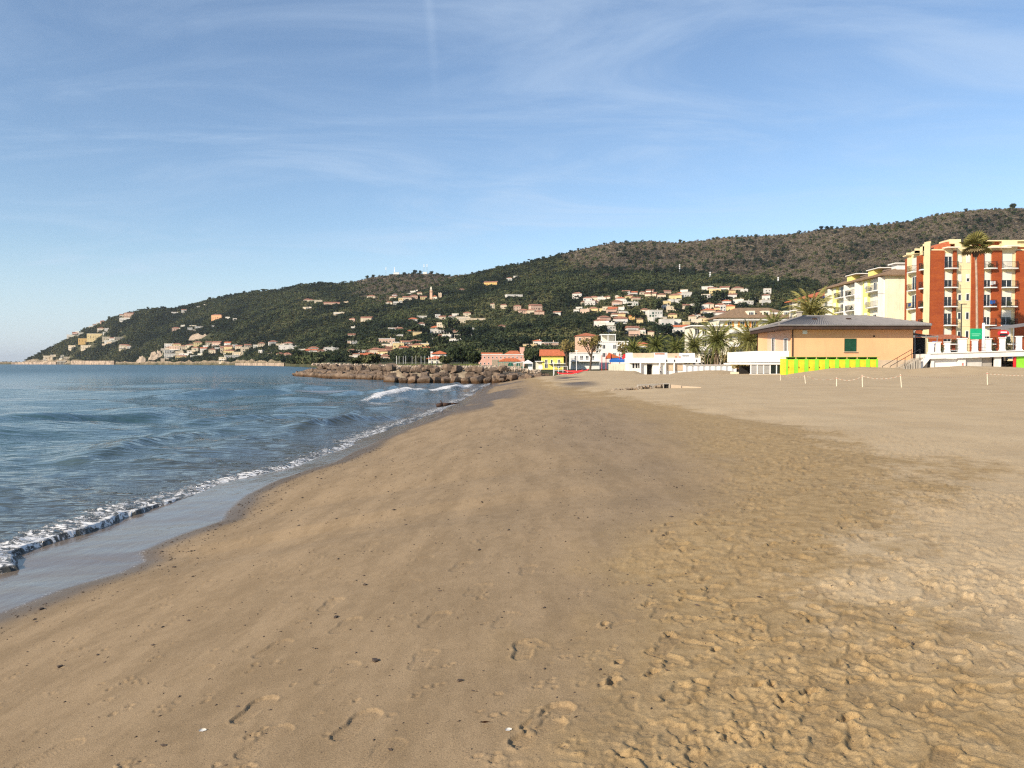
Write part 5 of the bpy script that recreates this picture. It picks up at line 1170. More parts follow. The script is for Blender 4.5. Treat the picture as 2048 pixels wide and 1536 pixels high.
g = NT("barrier_tape"); wv_ = g.n("ShaderNodeTexWave", wave_type='BANDS', bands_direction='X'); g.put(wv_.inputs["Vector"], g.co); wv_.inputs["Scale"].default_value = 1.9
tapem = g.set(color=g.mix(g.m_('GREATER_THAN', wv_.outputs[1], .5), (.62, .56, .46), (.42, .20, .12)), rough=.5)
m = MB()
for (p, h), (q, h2) in zip(tf, tf[1:]+[(sand_hit(2110, 772)+Vector((2, 0, .2)), .6)]):
    a, b = p+Vector((0, -.04, h*.88)), q+Vector((0, -.04, h2*.88)); pv_ = None
    for k in range(13):
        f = k/12; c_ = a.lerp(b, f)-Vector((0, 0, .16*math.sin(math.pi*f))); 
        if pv_: m.poly(pv_, c_, c_+Vector((0, 0, .014)), pv_+Vector((0, 0, .014)))
        pv_ = c_
tag(m.build("barrier_tape", tapem), "red and white barrier tape strung between the white stakes", "tape")
dp = sand_hit(1333, 777); dr = thing("drain_outlet", "half buried concrete drain wall with a square black opening", "drain", (dp.x, dp.y, dp.z-.25)); sc_ = dp.y/F
hD = 10*sc_+.25
MB().box(-7*sc_, -5*sc_, 0, .6, 0, hD).box(5*sc_, 7*sc_, 0, .6, 0, hD).box(-5*sc_, 5*sc_, 0, .6, hD-1.5*sc_, hD-.003).build("frame", concrete, dr); MB().box(-5*sc_+.005, 5*sc_-.005, .12, .16, 0, hD-1.6*sc_).build("opening", void, dr)
MB().prism([(7*sc_+.003, 0), (30*sc_, 0), (30*sc_, hD-4*sc_), (7*sc_, hD-2*sc_)], .05, .5, 'y').prism([(30*sc_, 0), (75*sc_, 0), (70*sc_, hD-7.5*sc_), (30*sc_, hD-5*sc_)], .1, .6, 'y').build("right_wall", tan, dr)
MB().prism([(-7*sc_-.003, 0), (-60*sc_, 0), (-55*sc_, hD-3*sc_), (-7*sc_, hD-.02)], .1, .6, 'y').build("left_wall", concrete, dr)
STN = []
for k in range(4):
    q = BOULD[k].copy(); q.materials.clear(); q.materials.append(rubble); STN.append(q)
for k in range(48):
    f = k/48; s = rn.uniform(.04, .09); put("stone", STN[k % 4], dr, (-(9+100*f)*sc_, rn.uniform(-.1, .3), hD*(.85-.55*f)+rn.uniform(-.12, .0)), (rn.random()*3, 0, rn.random()*6), (s*1.5, s, s*.8))
p = onz(885, 815, .08); dw = thing("driftwood", "dark driftwood log lying in the wash of the waves", "driftwood", p, .2)
MB().path([(-.35, 0, .12), (0, 0, .16), (.5, .1, .2), (1.0, .3, .24)], [.10, .12, .06, .02], 8).build("log", darkwood, dw, smooth=True); MB().path([(.0, 0, .15), (-.1, .2, .4)], [.06, .02], 6).build("branch", darkwood, dw)
peb = plain("dark_pebble", (.075, .055, .042), .85, .4, 20.); shellm = plain("shell", (.72, .68, .60), .6, .1, 20.)
me_p = [None]*4
for k in range(4):
    q = BOULD[k].copy(); q.materials.clear(); q.materials.append(peb); me_p[k] = q
def gz_(x, y):
    i = min(len(YR)-1, int(np.searchsorted(YR, y))); j = min(len(TC)-1, int(np.searchsorted(TC, x/y))); return float(ZZ[i, j])
for lab, px, py, s, kind in [("dark pebble lying alone near the middle of the smooth sand", 751, 1323, .026, 0), ("small white shell near the deep footprints at lower left", 405, 1465, .014, 1), ("white shell fragment near the bottom centre", 1018, 1465, .012, 1), ("small brown leaf near the white shell at bottom centre", 970, 1453, .024, 2), ("flat black pebble left of the footprints near the water", 82, 1218, .03, 0), ("dark pebble at the left above the lower left shell", 120, 1333, .02, 0),
                         ("dark pebble beside the small footprint above centre", 730, 1170, .02, 0), ("dark pebble touching the small footprint", 672, 1236, .02, 0), ("black weed scrap below the swash edge", 348, 1132, .026, 0), ("dark pebble in the lower right smooth sand", 920, 1363, .016, 0)]:
    p = sand_pt(px, py); t = thing("pebble" if kind == 0 else ("shell" if kind == 1 else "dry_leaf"), lab, "pebble" if kind == 0 else ("shell" if kind == 1 else "leaf"), (p.x, p.y, gz_(p.x, p.y)+s*.25), rn.random()*6)
    if kind == 0: put("stone", me_p[rn.randrange(4)], t, None, None, (s*.95, s*.6, s*.4))
    elif kind == 1:
        m = MB(); n = 9
        for k in range(n): a = R(-75)+R(150)*k/n; a2 = R(-75)+R(150)*(k+1)/n; m.poly((0, 0, 0), (math.sin(a)*s*1.3, math.cos(a)*s*1.6, s*.1), (math.sin((a+a2)/2)*s*1.4, math.cos((a+a2)/2)*s*1.7, s*.55), (math.sin(a2)*s*1.3, math.cos(a2)*s*1.6, s*.1))
        m.build("valve", shellm, t)
    else: MB().poly((-s*1.2, 0, .01), (0, -s*.5, .0), (0, 0, .012), (0, s*.5, .022)).poly((0, -s*.5, 0), (s*1.2, 0, .012), (0, 0, .012)).poly((s*1.2, 0, .012), (0, s*.5, .022), (0, 0, .012)).build("blade", plain("leaf_brown", (.11, .05, .03), .8, .2, 9.), t)
m = MB()
def grit(x, y, s):
    z = gz_(x, y); c_ = Vector((x, y, z+s*.2)); i = len(m.v); a = rn.random()*6; ca, sa = math.cos(a)*s*1.5, math.sin(a)*s*1.5
    m.v += [tuple(c_+Vector(q)) for q in ((ca, sa, 0), (-sa*.5, ca*.5, 0), (-ca, -sa, 0), (sa*.5, -ca*.5, 0), (0, 0, s*.6))]; m.f += [(i, i+1, i+4), (i+1, i+2, i+4), (i+2, i+3, i+4), (i+3, i, i+4)]
for k in range(2600):
    y = 2.6+20*rn.random()**1.6; xs0 = float(np.interp(y, SHORE[:, 0], SHORE[:, 1])); r_ = rn.random()
    x = xs0+abs(rn.gauss(.35, .3))+.1 if r_ < .45 else rn.uniform(xs0+.4, min(.6*y, 2.5))
    if abs(x/y) > .75: continue
    grit(x, y, rn.uniform(.0026, .0062)*(1+.09*y)*(1.9 if rn.random() < .10 else 1))
tag(m.build("beach_grit", peb), "scattered dark grit and tiny pebbles on the smooth sand", "grit", None, "stuff")
# ------------------------------------------------------------------ houses on the hill: zoom frame, then (x, base y, width, height, wall, roof) per house
mwhite = plain("aged_white", (.62, .585, .52), .85, .12, .15, grime=.35); mcream = plain("aged_cream", (.60, .50, .36), .85, .12, .15, grime=.35); myel = plain("aged_yellow", (.63, .49, .25), .85, .12, .15, grime=.3); mrose = plain("aged_rose", (.56, .39, .29), .85, .12, .15, grime=.35); mterra = plain("aged_tiles", (.33, .155, .10), .9, .3, .3)
WM = {'w': (mwhite, "white"), 'c': (mcream, "cream"), 'y': (myel, "yellow"), 'k': (mrose, "rose"), 'p': (pink, "pink"), 'o': (ochre, "ochre"), 's': (tan, "stone"), 'a': (peach, "orange")}
RM = {'f': (None, "flat-roofed"), 't': (mterra, "terracotta-roofed"), 'r': (redroof, "red-roofed"), 'b': (brownroof, "brown-roofed")}
Z8 = (0, 560, 6.4); Z7 = (240, 540, 5.39); Z6 = (560, 560, 5.39); ZC = (700, 510, 4.876); Z5 = (900, 560, 5.69); Z4 = (1200, 560, 5.69)
CL = [
 ("low on the far left cape by the sea wall", Z8, [(600, 1032, 70, 55, 'cf'), (685, 1002, 60, 38, 'cf'), (800, 1000, 34, 28, 'wf'), (860, 1018, 72, 30, 'cf')]),
 ("around the large cape villa", Z8, [(1110, 805, 170, 48, 'of'), (1215, 768, 160, 72, 'yf'), (1360, 778, 80, 42, 'cf'), (1375, 812, 60, 30, 'wf'), (1440, 788, 64, 42, 'wt'), (1530, 768, 110, 30, 'cf')]),
 ("along the steep cape edge above the sea", Z8, [(895, 697, 62, 32, 'wf'), (972, 702, 74, 26, 'pt'), (1036, 697, 50, 18, 'wf'), (992, 612, 42, 22, 'wf'), (1160, 537, 36, 16, 'wf'), (1210, 527, 42, 16, 'wt'), (1260, 517, 42, 18, 'wf'), (1312, 522, 44, 20, 'pt')]),
 ("in the upper gardens of the cape", Z8, [(1292, 652, 72, 34, 'ct'), (1352, 688, 54, 18, 'wf'), (1368, 652, 46, 28, 'wf'), (1570, 482, 62, 36, 'ct'), (1600, 522, 112, 32, 'wf'), (1652, 478, 100, 52, 'kt'), (1580, 882, 72, 50, 'wf'), (1642, 882, 62, 34, 'ct'), (930, 882, 84, 38, 'cf'), (1110, 884, 120, 40, 'cf')]),
 ("high on the left slope under the skyline", Z7, [(690, 467, 46, 38, 'wt'), (590, 472, 62, 16, 'wf'), (845, 407, 24, 12, 'wf'), (920, 390, 26, 16, 'wf'), (1045, 543, 96, 58, 'at'), (1165, 537, 44, 26, 'wf'), (1240, 547, 38, 22, 'wf'), (2020, 347, 62, 28, 'wt'), (2030, 427, 54, 20, 'cf')]),
 ("in the clearing above the pale cliff", Z7, [(605, 664, 72, 40, 'kt'), (680, 622, 38, 24, 'wf'), (756, 658, 44, 32, 'wf'), (790, 618, 62, 18, 'cf'), (850, 638, 72, 26, 'wf'), (1000, 628, 26, 24, 'wf'), (48, 852, 92, 42, 'ct'), (100, 852, 36, 24, 'wf')]),
 ("in the stepped terraces above the shore rocks", Z7, [(555, 912, 130, 42, 'wf'), (590, 947, 160, 32, 'wf'), (620, 872, 140, 46, 'kf'), (692, 862, 82, 42, 'ct'), (700, 932, 92, 28, 'wf'), (760, 842, 82, 34, 'ct'), (762, 902, 62, 28, 'wf'), (822, 947, 102, 24, 'wf')]),
 ("between the terraces and the shore wall", Z7, [(930, 852, 54, 32, 'wf'), (956, 818, 54, 38, 'ct'), (1045, 824, 84, 44, 'kt'), (1048, 862, 46, 24, 'wf'), (1110, 852, 54, 24, 'cf'), (1210, 962, 140, 38, 'wf'), (1242, 838, 44, 28, 'wf'), (1262, 932, 84, 42, 'cf'), (1282, 862, 64, 42, 'ct')]),
 ("above the shore wall left of the breakwater", Z7, [(1345, 902, 74, 62, 'cf'), (1382, 852, 64, 42, 'ct'), (1480, 854, 74, 40, 'wf'), (1520, 912, 36, 42, 'wf'), (1526, 832, 64, 42, 'ct'), (1615, 932, 46, 26, 'wf'), (1790, 892, 130, 72, 'wf'), (1872, 872, 84, 44, 'wf'), (1976, 892, 84, 34, 'wf')]),
 ("on the dark wooded slope left of the bell tower", Z6, [(300, 317, 84, 20, 'cf'), (312, 248, 92, 34, 'ct'), (412, 262, 74, 38, 'cf'), (560, 278, 150, 30, 'kt'), (640, 378, 102, 24, 'cf'), (716, 257, 44, 16, 'cf'), (790, 532, 22, 18, 'wf'), (982, 208, 78, 36, 'ct')]),
 ("in the village left of the bell tower", Z6, [(1180, 268, 64, 26, 'ct'), (1225, 212, 72, 30, 'ct'), (1236, 182, 44, 20, 'wt'), (1270, 268, 82, 28, 'wf'), (1310, 242, 52, 40, 'yf'), (1370, 237, 82, 50, 'ct'), (1400, 167, 54, 16, 'wf'), (1436, 142, 54, 18, 'wf'), (1442, 217, 72, 46, 'kt'), (1490, 132, 34, 18, 'wf'), (1505, 172, 48, 36, 'ct'), (1547, 224, 60, 40, 'yt')]),
 ("scattered in the woods below the village", Z6, [(1240, 548, 120, 28, 'wf'), (1290, 562, 84, 38, 'wt'), (1290, 632, 74, 26, 'wf'), (1480, 648, 84, 74, 'yf'), (1530, 424, 92, 32, 'wf'), (760, 698, 54, 30, 'kf'), (802, 708, 64, 24, 'wf')]),
 ("by the shore trees behind the breakwater tip", Z6, [(240, 788, 72, 30, 'wf'), (500, 773, 56, 36, 'wt'), (535, 793, 90, 54, 'wf'), (602, 793, 70, 50, 'wf')]),
 ("in the row just behind the breakwater", Z6, [(780, 813, 84, 54, 'ct'), (800, 868, 84, 44, 'wf'), (832, 853, 74, 54, 'wt'), (882, 808, 92, 44, 'wf'), (1030, 818, 110, 70, 'ct'), (1115, 833, 100, 64, 'yt'), (1125, 873, 104, 54, 'kt')]),
 ("in the rows above the ball net poles", Z6, [(1155, 708, 150, 64, 'kf'), (1165, 743, 104, 44, 'cf'), (1280, 763, 104, 72, 'yf'), (1402, 743, 64, 44, 'kt'), (1480, 753, 92, 54, 'yt'), (1562, 748, 84, 54, 'yf')]),
 ("on the steep terraces below the bell tower", Z6, [(1660, 603, 74, 64, 'wf'), (1692, 683, 92, 44, 'wf'), (1700, 423, 46, 44, 'wf'), (1742, 643, 84, 44, 'ct'), (1760, 543, 112, 74, 'cf'), (1764, 603, 120, 54, 'wf'), (1842, 573, 64, 64, 'cf'), (1850, 423, 64, 26, 'wt'), (1882, 483, 64, 54, 'wf'), (1892, 403, 64, 34, 'wf'), (1932, 483, 120, 54, 'cf'), (1992, 453, 104, 44, 'cf')]),
 ("high in the woods right of the bell tower", ZC, [(1375, 308, 115, 40, 'ot'), (1555, 263, 48, 36, 'wt'), (1600, 418, 140, 26, 'wf'), (1616, 238, 36, 26, 'wf'), (1090, 358, 50, 22, 'ct')]),
 ("in the rose-walled row on the middle slope", ZC, [(1390, 528, 34, 50, 'ct'), (1500, 523, 54, 34, 'ct'), (1632, 543, 64, 46, 'kt'), (1690, 583, 84, 44, 'kt'), (1765, 573, 64, 34, 'ct'), (1812, 553, 102, 60, 'kt'), (1846, 593, 84, 40, 'kt'), (2022, 603, 64, 44, 'wt')]),
 ("in the dark wood above the pink building", ZC, [(1050, 813, 46, 26, 'wf'), (1160, 803, 46, 34, 'wf'), (1186, 773, 46, 46, 'wf'), (1200, 653, 220, 30, 'cf'), (1480, 723, 56, 30, 'kt'), (1082, 643, 84, 34, 'cf')]),
 ("peeping over the trees behind the yellow house", ZC, [(1760, 918, 120, 38, 'yf'), (1830, 893, 72, 54, 'wr'), (1955, 913, 124, 52, 'kf')]),
 ("at the left end of the hillside town", Z5, [(1440, 373, 56, 30, 'wf'), (1472, 348, 64, 34, 'wf'), (1530, 283, 64, 34, 'ct'), (1540, 378, 94, 40, 'kf'), (1566, 263, 84, 54, 'wt'), (1632, 373, 92, 50, 'yt'), (1642, 283, 74, 40, 'kt'), (1716, 243, 64, 40, 'wf'), (1722, 368, 102, 36, 'yf'), (1792, 238, 64, 44, 'ct'), (1852, 368, 92, 46, 'kr'), (1942, 218, 104, 30, 'cf')]),
 ("in the trio below the left of the town", Z5, [(1730, 533, 150, 66, 'wt'), (1850, 583, 152, 46, 'wf'), (1942, 498, 132, 54, 'wt')]),
 ("in the upper middle of the hillside town", Z4, [(242, 213, 102, 30, 'cf'), (370, 313, 106, 54, 'wf'), (410, 243, 84, 34, 'ct'), (570, 153, 74, 32, 'kt'), (582, 203, 112, 46, 'ct'), (702, 213, 84, 44, 'ct'), (762, 293, 74, 44, 'yf'), (770, 163, 64, 36, 'kt'), (852, 273, 122, 44, 'wf'), (862, 228, 124, 54, 'yt'), (962, 153, 74, 36, 'wf')]),
 ("along the top right of the hillside town", Z4, [(1225, 123, 112, 40, 'wf'), (1312, 173, 112, 64, 'yf'), (1392, 243, 64, 44, 'wf'), (1422, 123, 92, 36, 'ct'), (1506, 223, 84, 54, 'wt'), (1570, 128, 102, 36, 'ct'), (1642, 143, 72, 26, 'wf'), (1668, 303, 122, 54, 'wf'), (1742, 218, 54, 44, 'wt'), (1884, 283, 92, 44, 'wf'), (1892, 228, 78, 50, 'wt')]),
 ("among the dark pines right of centre in the town", Z4, [(1192, 333, 84, 44, 'wf'), (1240, 403, 132, 54, 'cr'), (1372, 423, 142, 54, 'wt'), (1396, 353, 34, 54, 'wf'), (1476, 353, 104, 54, 'yr'), (1562, 383, 92, 44, 'yr'), (812, 363, 92, 54, 'cf')]),
 ("in the white centre of the hillside town", Z4, [(622, 453, 142, 92, 'wf'), (642, 503, 84, 64, 'wf'), (762, 543, 132, 84, 'wf'), (872, 513, 92, 54, 'wf'), (986, 533, 64, 50, 'yf'), (1246, 503, 190, 54, 'yf'), (902, 593, 142, 54, 'wr'), (1062, 593, 84, 54, 'kf')]),
 ("low in the town above the beach club", Z4, [(42, 543, 84, 44, 'wf'), (50, 500, 112, 72, 'kt'), (132, 593, 132, 62, 'wf'), (132, 383, 92, 50, 'kr'), (232, 493, 142, 54, 'wt'), (272, 398, 84, 24, 'wf'), (372, 453, 74, 44, 'or'), (372, 593, 122, 34, 'wt'), (392, 643, 112, 54, 'kf'), (582, 643, 64, 54, 'ct')]),
 ("tucked behind the leftmost palms", Z4, [(470, 793, 112, 66, 'or')]),
]
def uwin(mat): return cached(("uw", mat.name), lambda: MB().box(-.5, .5, -.03, .02, 0, 1).mesh("window", mat))
shut_m = [glass, glass, green, darkwood]
hr = random.Random(11)
MORE = {"in the upper middle of the hillside town": 8, "along the top right of the hillside town": 7, "among the dark pines right of centre in the town": 9, "in the white centre of the hillside town": 9, "low in the town above the beach club": 8, "at the left end of the hillside town": 7, "on the steep terraces below the bell tower": 7,
        "in the stepped terraces above the shore rocks": 8, "between the terraces and the shore wall": 7, "in the rows above the ball net poles": 8, "in the row just behind the breakwater": 6, "above the shore wall left of the breakwater": 5, "scattered in the woods below the village": 6, "by the shore trees behind the breakwater tip": 4}
for phrase, (ox, oy, sc0), H_ in CL:
    xs_, ys_ = [q[0] for q in H_], [q[1] for q in H_]
    for _ in range(MORE.get(phrase, 0)):
        for _t in range(30):
            c_ = (hr.uniform(min(xs_)-30, max(xs_)+30), hr.uniform(min(ys_)-10, max(ys_)+25))
            if all(abs(c_[0]-q[0]) > 48 or abs(c_[1]-q[1]) > 34 for q in H_): break
        H_.append((c_[0], c_[1], hr.uniform(55, 105), hr.uniform(34, 56), hr.choice(('wf', 'wf', 'wt', 'ct', 'ct', 'cf', 'kt', 'yt', 'wr'))))
    H_ = sorted(H_, key=lambda q: q[0])
    for i, (zx, zy, w_, h_, code) in enumerate(H_):
        px, py = ox+zx/sc0, oy+zy/sc0; wpx, hpx = w_/sc0, h_/sc0
        p = hit(px, py); Y = p.y; w = max(6., wpx*Y/F*1.14); h = max(3.6, hpx*Y/F*(1.12 if code[1] == 'f' else .95))
        h = min(h, 16); dep = min(max(6., w*.7), 12)
        wm_, wn_ = WM[code[0]]; rm_, rn_ = RM[code[1]]
        n = len(H_); pos = ("leftmost" if i == 0 else ("rightmost" if i == n-1 else ORD[i]+" from left")) if n > 1 else "lone"
        size = "wide " if wpx > 19 else ("tiny " if wpx < 7.5 else "")
        lab_ = "%s%s %s house, %s %s" % (size, wn_, rn_, pos, phrase)
        if len(lab_.split()) > 16: lab_ = lab_.replace(size, "", 1) if size else lab_.replace(" the ", " ", 1)
        t = thing("hillside_house", lab_, "house", (p.x, p.y+dep*.1, p.z-.6), hr.uniform(-.35, .3)-math.atan2(p.x, p.y)*.5, "houses on the hillside")
        base = 1.2+dep*.32                               # cut into the slope
        MB().box(-w/2, w/2, -dep*.35, dep*.65, -base, h+.6).build("wall", wm_, t)
        if rm_: hiproof(-w/2, w/2, -dep*.35, dep*.65, h+.8, min(2.2, w*.16), .55, hr.random() < .25).build("roof", rm_, t)
        else: MB().box(-w/2-.25, w/2+.25, -dep*.35-.25, dep*.65+.25, h+.603, h+.95).build("roof_slab", hr.choice((white, tan, palecream)), t)
        nf_ = max(1, min(4, int((h+.2)/2.9))); nc_ = max(2, min(6, int(w/3.0))); sm = hr.choice(shut_m)
        for f in range(nf_):
            for c_ in range(nc_):
                if hr.random() < .15: continue
                big = hr.random() < .2
                put("window", uwin(sm), t, (-w/2+w*(c_+.5)/nc_+hr.uniform(-.2, .2), -dep*.35, .8+f*2.9-(.7 if big else 0)), None, (1.9 if big else 1.1, 1, 2.1 if big else 1.4))
        if hr.random() < .45 and w > 8: MB().box(-w/2+.3, w*hr.uniform(0, .4), -dep*.35-1.5, -dep*.35-.005, 2.4, 3.3).build("balcony", hr.choice((white, wm_)), t)
        if hr.random() < .5: MB().box(w*.2, w*.2+.6, 0, .6, h+.8, h+2.4).build("chimney", wm_, t)
        if hr.random() < .35: MB().box(-w*.75, w*.7, -dep*.35-5.0, -dep*.35-4.6, -base-1.2, .1-hr.random()).build("garden_wall", hr.choice((tan, palecream, concrete)), t)
        CLEAR.append((p.x, p.y, w*.5, 8, p.z+(.25+.4*hr.random())*h))
# bell tower and church
p = hit(862, 601); k = p.y/F
ch = thing("church", "cream church with a tall pointed bell tower on the hill", "church", (p.x, p.y, p.z-1)); CLEAR.append((p.x, p.y, 14, 30, p.z+2))
MB().box(-2.0, 2.0, 0, 4, 0, 21*k).box(-2.3, 2.3, -.3, 4.3, 14*k, 14.6*k).box(-2.3, 2.3, -.3, 4.3, 21*k+.002, 21.6*k).build("tower_shaft", peachs, ch)
tw = MB().box(-1.5, 1.5, .5, 3.5, 21.6*k, 24.5*k).build("belfry", palecream, ch); MB().poly((-1.7, .3, 24.5*k), (1.7, .3, 24.5*k), (0, 2, 30*k)).poly((1.7, .3, 24.5*k), (1.7, 3.7, 24.5*k), (0, 2, 30*k)).poly((-1.7, 3.7, 24.5*k), (-1.7, .3, 24.5*k), (0, 2, 30*k)).poly((1.7, 3.7, 24.5*k), (-1.7, 3.7, 24.5*k), (0, 2, 30*k)).build("spire", palecream, tw)
for z in (22.2, 17.3): MB().box(-.6, .6, -.4 if z < 20 else .44, .49 if z > 20 else -.0, z*k, (z+2)*k).build("belfry_opening", void, tw)
MB().box(2.005, 10, -1, 9, 0, 8.5*k).box(-4, -2.005, 0, 6, 0, 6*k).build("nave", palecream, ch); hiproof(2.2, 10, -1, 9, 8.5*k+.2, 2.4, .4, True).build("roof", terra, ch); MB().box(5, 6.5, -1.04, -1.005, 1, 5).box(3.2, 4, -1.04, -1.005, 5, 7).build("door", darkwood, ch)
p = hit(880, 596); st = thing("stone_tower", "square ruined stone tower just right of the bell tower", "tower", (p.x, p.y, p.z-1)); CLEAR.append((p.x, p.y, 7, 18, p.z+1))
MB().box(-2.8, 2.8, 0, 5.6, 0, 9.2).box(-2.8, -1.6, 0, 1.2, 9.2, 10).box(.2, 1.6, 0, 1.2, 9.2, 10).build("wall", tan, st); MB().box(-.5, .5, -.04, -.005, 5, 6.6).build("opening", void, st)
# masts on the ridge and slope
def mast(label, px, pb, pt, dish=0):
    p = hit(px, pb+1); h = (pb-pt)*p.y/F; t = thing("radio_mast", label, "mast", (p.x, p.y, p.z-.5)); CLEAR.append((p.x, p.y, 2.5, 8, p.z+3)); m = MB(); w = .55
    for a, b in ((-w, -w), (w, -w), (0, w)): m.tube((a, b, 0), (a*.4, b*.4, h), .10, n=4)
    for k in range(int(h/1.6)): z = k*1.6; f = 1-.6*z/h; m.tube((-w*f, -w*f, z), (w*f, -w*f, z+1.6), .06, n=3).tube((w*f, -w*f, z), (0, w*f, z+1.6), .06, n=3)
    m.build("lattice", grey, t)
    for k in range(2+dish): MB().box(-.9, .9, -.5, -.1, h-2.4-k*2.6, h-.6-k*2.6).build("antenna_panel", whitep, t)
mast("leftmost thin radio mast on the ridge above the village", 772, 546, 529); mast("radio mast with round white dishes on the ridge", 789, 544, 529, 2); mast("left one of the twin red-grey masts on the ridge", 848, 545, 526); mast("right one of the twin masts on the ridge", 854, 545, 526)
mast("tall white phone mast on the slope above the town", 1359, 549, 527, 1); mast("second white phone mast, lower right of the tall one", 1420, 558, 542, 1); mast("faint thin mast at the right of the wooded slope", 1556, 566, 552)
for i, (px, py, w_) in enumerate([(793, 544, 12), (850, 547, 8)]):
    p = hit(px, py+1); t = thing("mast_hut", ["white flat hut among the masts on the ridge", "small white hut at the foot of the twin masts"][i], "hut", (p.x, p.y-2, p.z)); MB().box(-w_*.5, w_*.5, 0, 5, 0, 3.6).build("wall", white, t); MB().box(-w_*.5-.2, w_*.5+.2, -.2, 5.2, 3.6, 3.9).build("roof_slab", white, t); CLEAR.append((p.x, p.y, w_*.6, 12, p.z))
# lone trees one can tell apart on the skyline
sky_trees = [(510, 577, 8, 'u'), (516, 577, 9, 'u'), (527, 577, 10, 'u'), (534, 577, 8, 'u'), (420, 593, 8, 'p'), (326, 613, 9, 'p'), (220, 637, 9, 'p'), (2023, 411, 15, 'p'), (1930, 417, 8, 'p'), (1641, 452, 10, 'p'), (1652, 451, 9, 'p'), (1662, 451, 8, 'p'), (1742, 447, 8, 'p'), (1776, 445, 6, 'p'), (1426, 474, 6, 'p'), (1360, 480, 9, 'p'), (1208, 485, 6, 'p'), (1156, 497, 6, 'p'), (1140, 501, 6, 'p'), (735, 553, 9, 'p'), (747, 551, 8, 'p'), (831, 544, 11, 'p'), (841, 544, 9, 'p'), (864, 545, 8, 'p'), (640, 565, 8, 'u')]
um_, pm_ = leafy("umbrella_crown", pine_m, 260, umbrella, .2, 77), leafy("pine_crown", pine_m, 240, ball(.9, .3, 1.15, 3.4), .22, 78)
tm_ = MB().path([(0, 0, -.3), (.03, 0, .6), (0, 0, 1.25)], [.07, .055, .03], 6).mesh("trunk", bark_m)
for i, (px, py, w_, kd) in enumerate(sorted(sky_trees)):
    p = hit(px, py); s = w_/2*p.y/F
    t = thing("pine_tree", "%s pine on the skyline, %s of the %s lone skyline trees from left" % ("umbrella" if kd == 'u' else "round", (ORD+["twenty-first", "twenty-second", "twenty-third", "twenty-fourth", "twenty-fifth", "twenty-sixth"])[i], "25"), "tree", (p.x, p.y-3, p.z-.5-(.55*s if kd == 'u' else .3*s)), i*1.1, "lone pines on the skyline")
    put("trunk", tm_, t, None, None, s); put("crown", um_ if kd == 'u' else pm_, t, None, None, s)
# pines and cypresses between the houses of the town
town = [(1400, 612, 30, 'p'), (1440, 607, 36, 'p'), (1383, 636, 34, 'p'), (1395, 622, 22, 'p'), (1355, 626, 26, 'p'), (1312, 622, 30, 'p'), (1270, 640, 28, 'p'), (1318, 652, 22, 'p'), (1316, 668, 24, 'p'), (1486, 622, 24, 'p'), (1240, 668, 30, 'p'), (1330, 678, 40, 'p'), (1285, 690, 26, 'p'), (1206, 668, 24, 'p'), (1245, 600, 24, 'p'), (1212, 615, 7, 'c'), (1302, 596, 6, 'c'), (873, 662, 7, 'c'), (1500, 606, 26, 'p'), (1420, 640, 20, 'p'), (902, 668, 44, 'p'), (930, 680, 40, 'p'), (836, 676, 36, 'p'), (880, 700, 40, 'p')]
pm2 = leafy("town_pine_crown", pine_m, 420, ball(.75, .3, 1.05, 3.4), .17, 79); cy_ = leafy("cypress_crown", pine_m, 220, cone, .13, 80)
for i, (px, py, w_, kd) in enumerate(sorted(town)):
    p = hit(px, py); s = w_/2*p.y/F
    t = thing("cypress_tree" if kd == 'c' else "pine_tree", ("slim dark cypress, %s of the marked trees between the hillside houses" if kd == 'c' else "dark spreading pine, %s of the big trees between the hillside houses") % ((ORD+["twenty-first", "twenty-second", "twenty-third", "twenty-fourth"])[i]+" from left"), "tree", (p.x, p.y-2, p.z-.8), i*1.7, "big trees between the hillside houses")
    put("trunk", tm_, t, None, None, s if kd == 'p' else s*2); put("crown", cy_ if kd == 'c' else pm2, t, None, None, s if kd == 'p' else s*2.4)
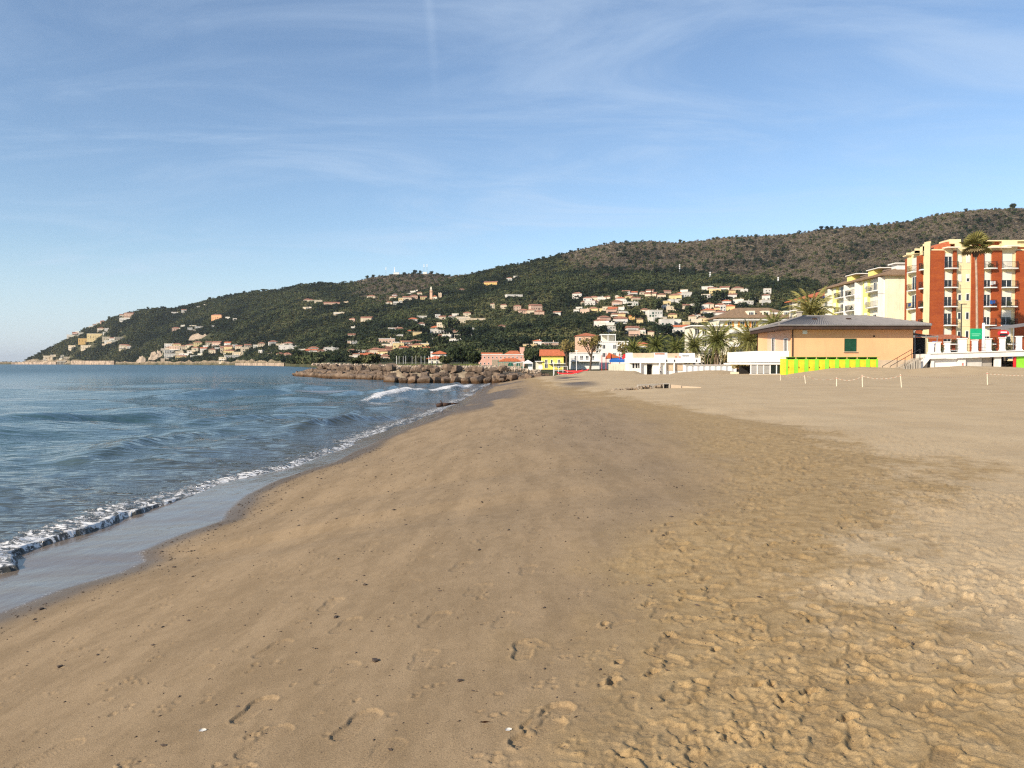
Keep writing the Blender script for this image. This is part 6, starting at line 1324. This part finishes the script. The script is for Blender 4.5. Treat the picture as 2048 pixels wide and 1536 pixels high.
# sea walls and the viaduct on the far shore
seaw = plain("weathered_sea_wall", (.36, .27, .195), .95, .45, .12, bump=.3)
def seawall(label, px0, px1, py0, py1, mat, n=1, dep=3.):
    a, b = tau(px0), tau(px1); m = MB(); t = thing("sea_wall", label, "wall"); N_ = 12
    for i in range(N_):
        q = []
        for f in (i/N_, (i+1)/N_):
            tt = a+(b-a)*f; yy = float(np.interp(tt, *CO))-6; q.append((tt*yy, yy, HC+ray(px0, py0+(py1-py0)*0)[2]/ray(px0, py0)[1]*yy))
        (x0, y0_, z0_), (x1, y1_, z1_) = q
        m.poly((x0, y0_, -1), (x1, y1_, -1), (x1, y1_, z1_), (x0, y0_, z0_)).poly((x0, y0_, z0_), (x1, y1_, z1_), (x1, y1_+dep*4, z1_), (x0, y0_+dep*4, z0_))
    m.build("wall", mat, t); return t
seawall("pale sea wall along the far left cape at the waterline", 22, 112, 724, 727, seaw)
seawall("rosy retaining wall at the water below the cape houses", 142, 228, 721.5, 727, seaw)
seawall("ochre shore wall left of the breakwater tip", 470, 568, 726, 733, seaw)
va = thing("viaduct", "small grey arched viaduct at the water below the cape", "viaduct"); yy = float(np.interp(tau(123), *CO))-8
for k in range(6): px = 116+k*2.8; MB().box(pxX(px, yy)-.8, pxX(px, yy)+.8, yy, yy+4, -1, 7.2).build("pier", concrete, va)
MB().box(pxX(114, yy), pxX(132, yy), yy-.3, yy+5, 7.2, 9).build("deck", concrete, va)
# pale cliffs
def cliff(label, px, py, w_, h_):
    p = hit(px, py); k = p.y/F; rr = random.Random(int(px)); N_ = 9; t = thing("cliff", label, "cliff", (p.x, p.y-2, p.z-1)); CLEAR.append((p.x, p.y, w_*k*.5, 14, p.z+1)); V = []
    for j in range(6):
        for i in range(N_): f = i/(N_-1); z = h_*k*(j/5)*(math.sin(math.pi*(.12+.76*f))**.6)*(1+.25*rr.uniform(-1, 1)); V.append(((f-.5)*w_*k, j*1.6+rr.uniform(-1.6, 1.6)*1.2, z))
    me = np_mesh("rock_face", np.array(V), grid_quads(6, N_), rubble, smooth=False); put("rock_face", me, t)
cliff("broad pale cliff face in the left woods", 398, 680, 40, 13); cliff("pale rock outcrop near the left shore", 315, 717, 17, 16); cliff("pale shore rock below the cape gardens", 281, 725, 18, 12); cliff("light rocky scar low on the cape", 305, 722, 18, 18)
woods()
# ------------------------------------------------------------------ the air: thin sea haze
hz = MB().box(-31500, 31500, -300, 31000, -8, 310)
g = NT("haze_air"); g.t.nodes.remove(g.b)
pv = g.n("ShaderNodeVolumePrincipled"); pv.inputs["Color"].default_value = (.86, .93, 1, 1); pv.inputs["Density"].default_value = .000045; pv.inputs["Anisotropy"].default_value = .25
g.t.links.new(pv.outputs[0], g.out.inputs["Volume"])
tag(hz.build("haze", g.m), "thin pale sea haze over the bay", "haze", kind="stuff")
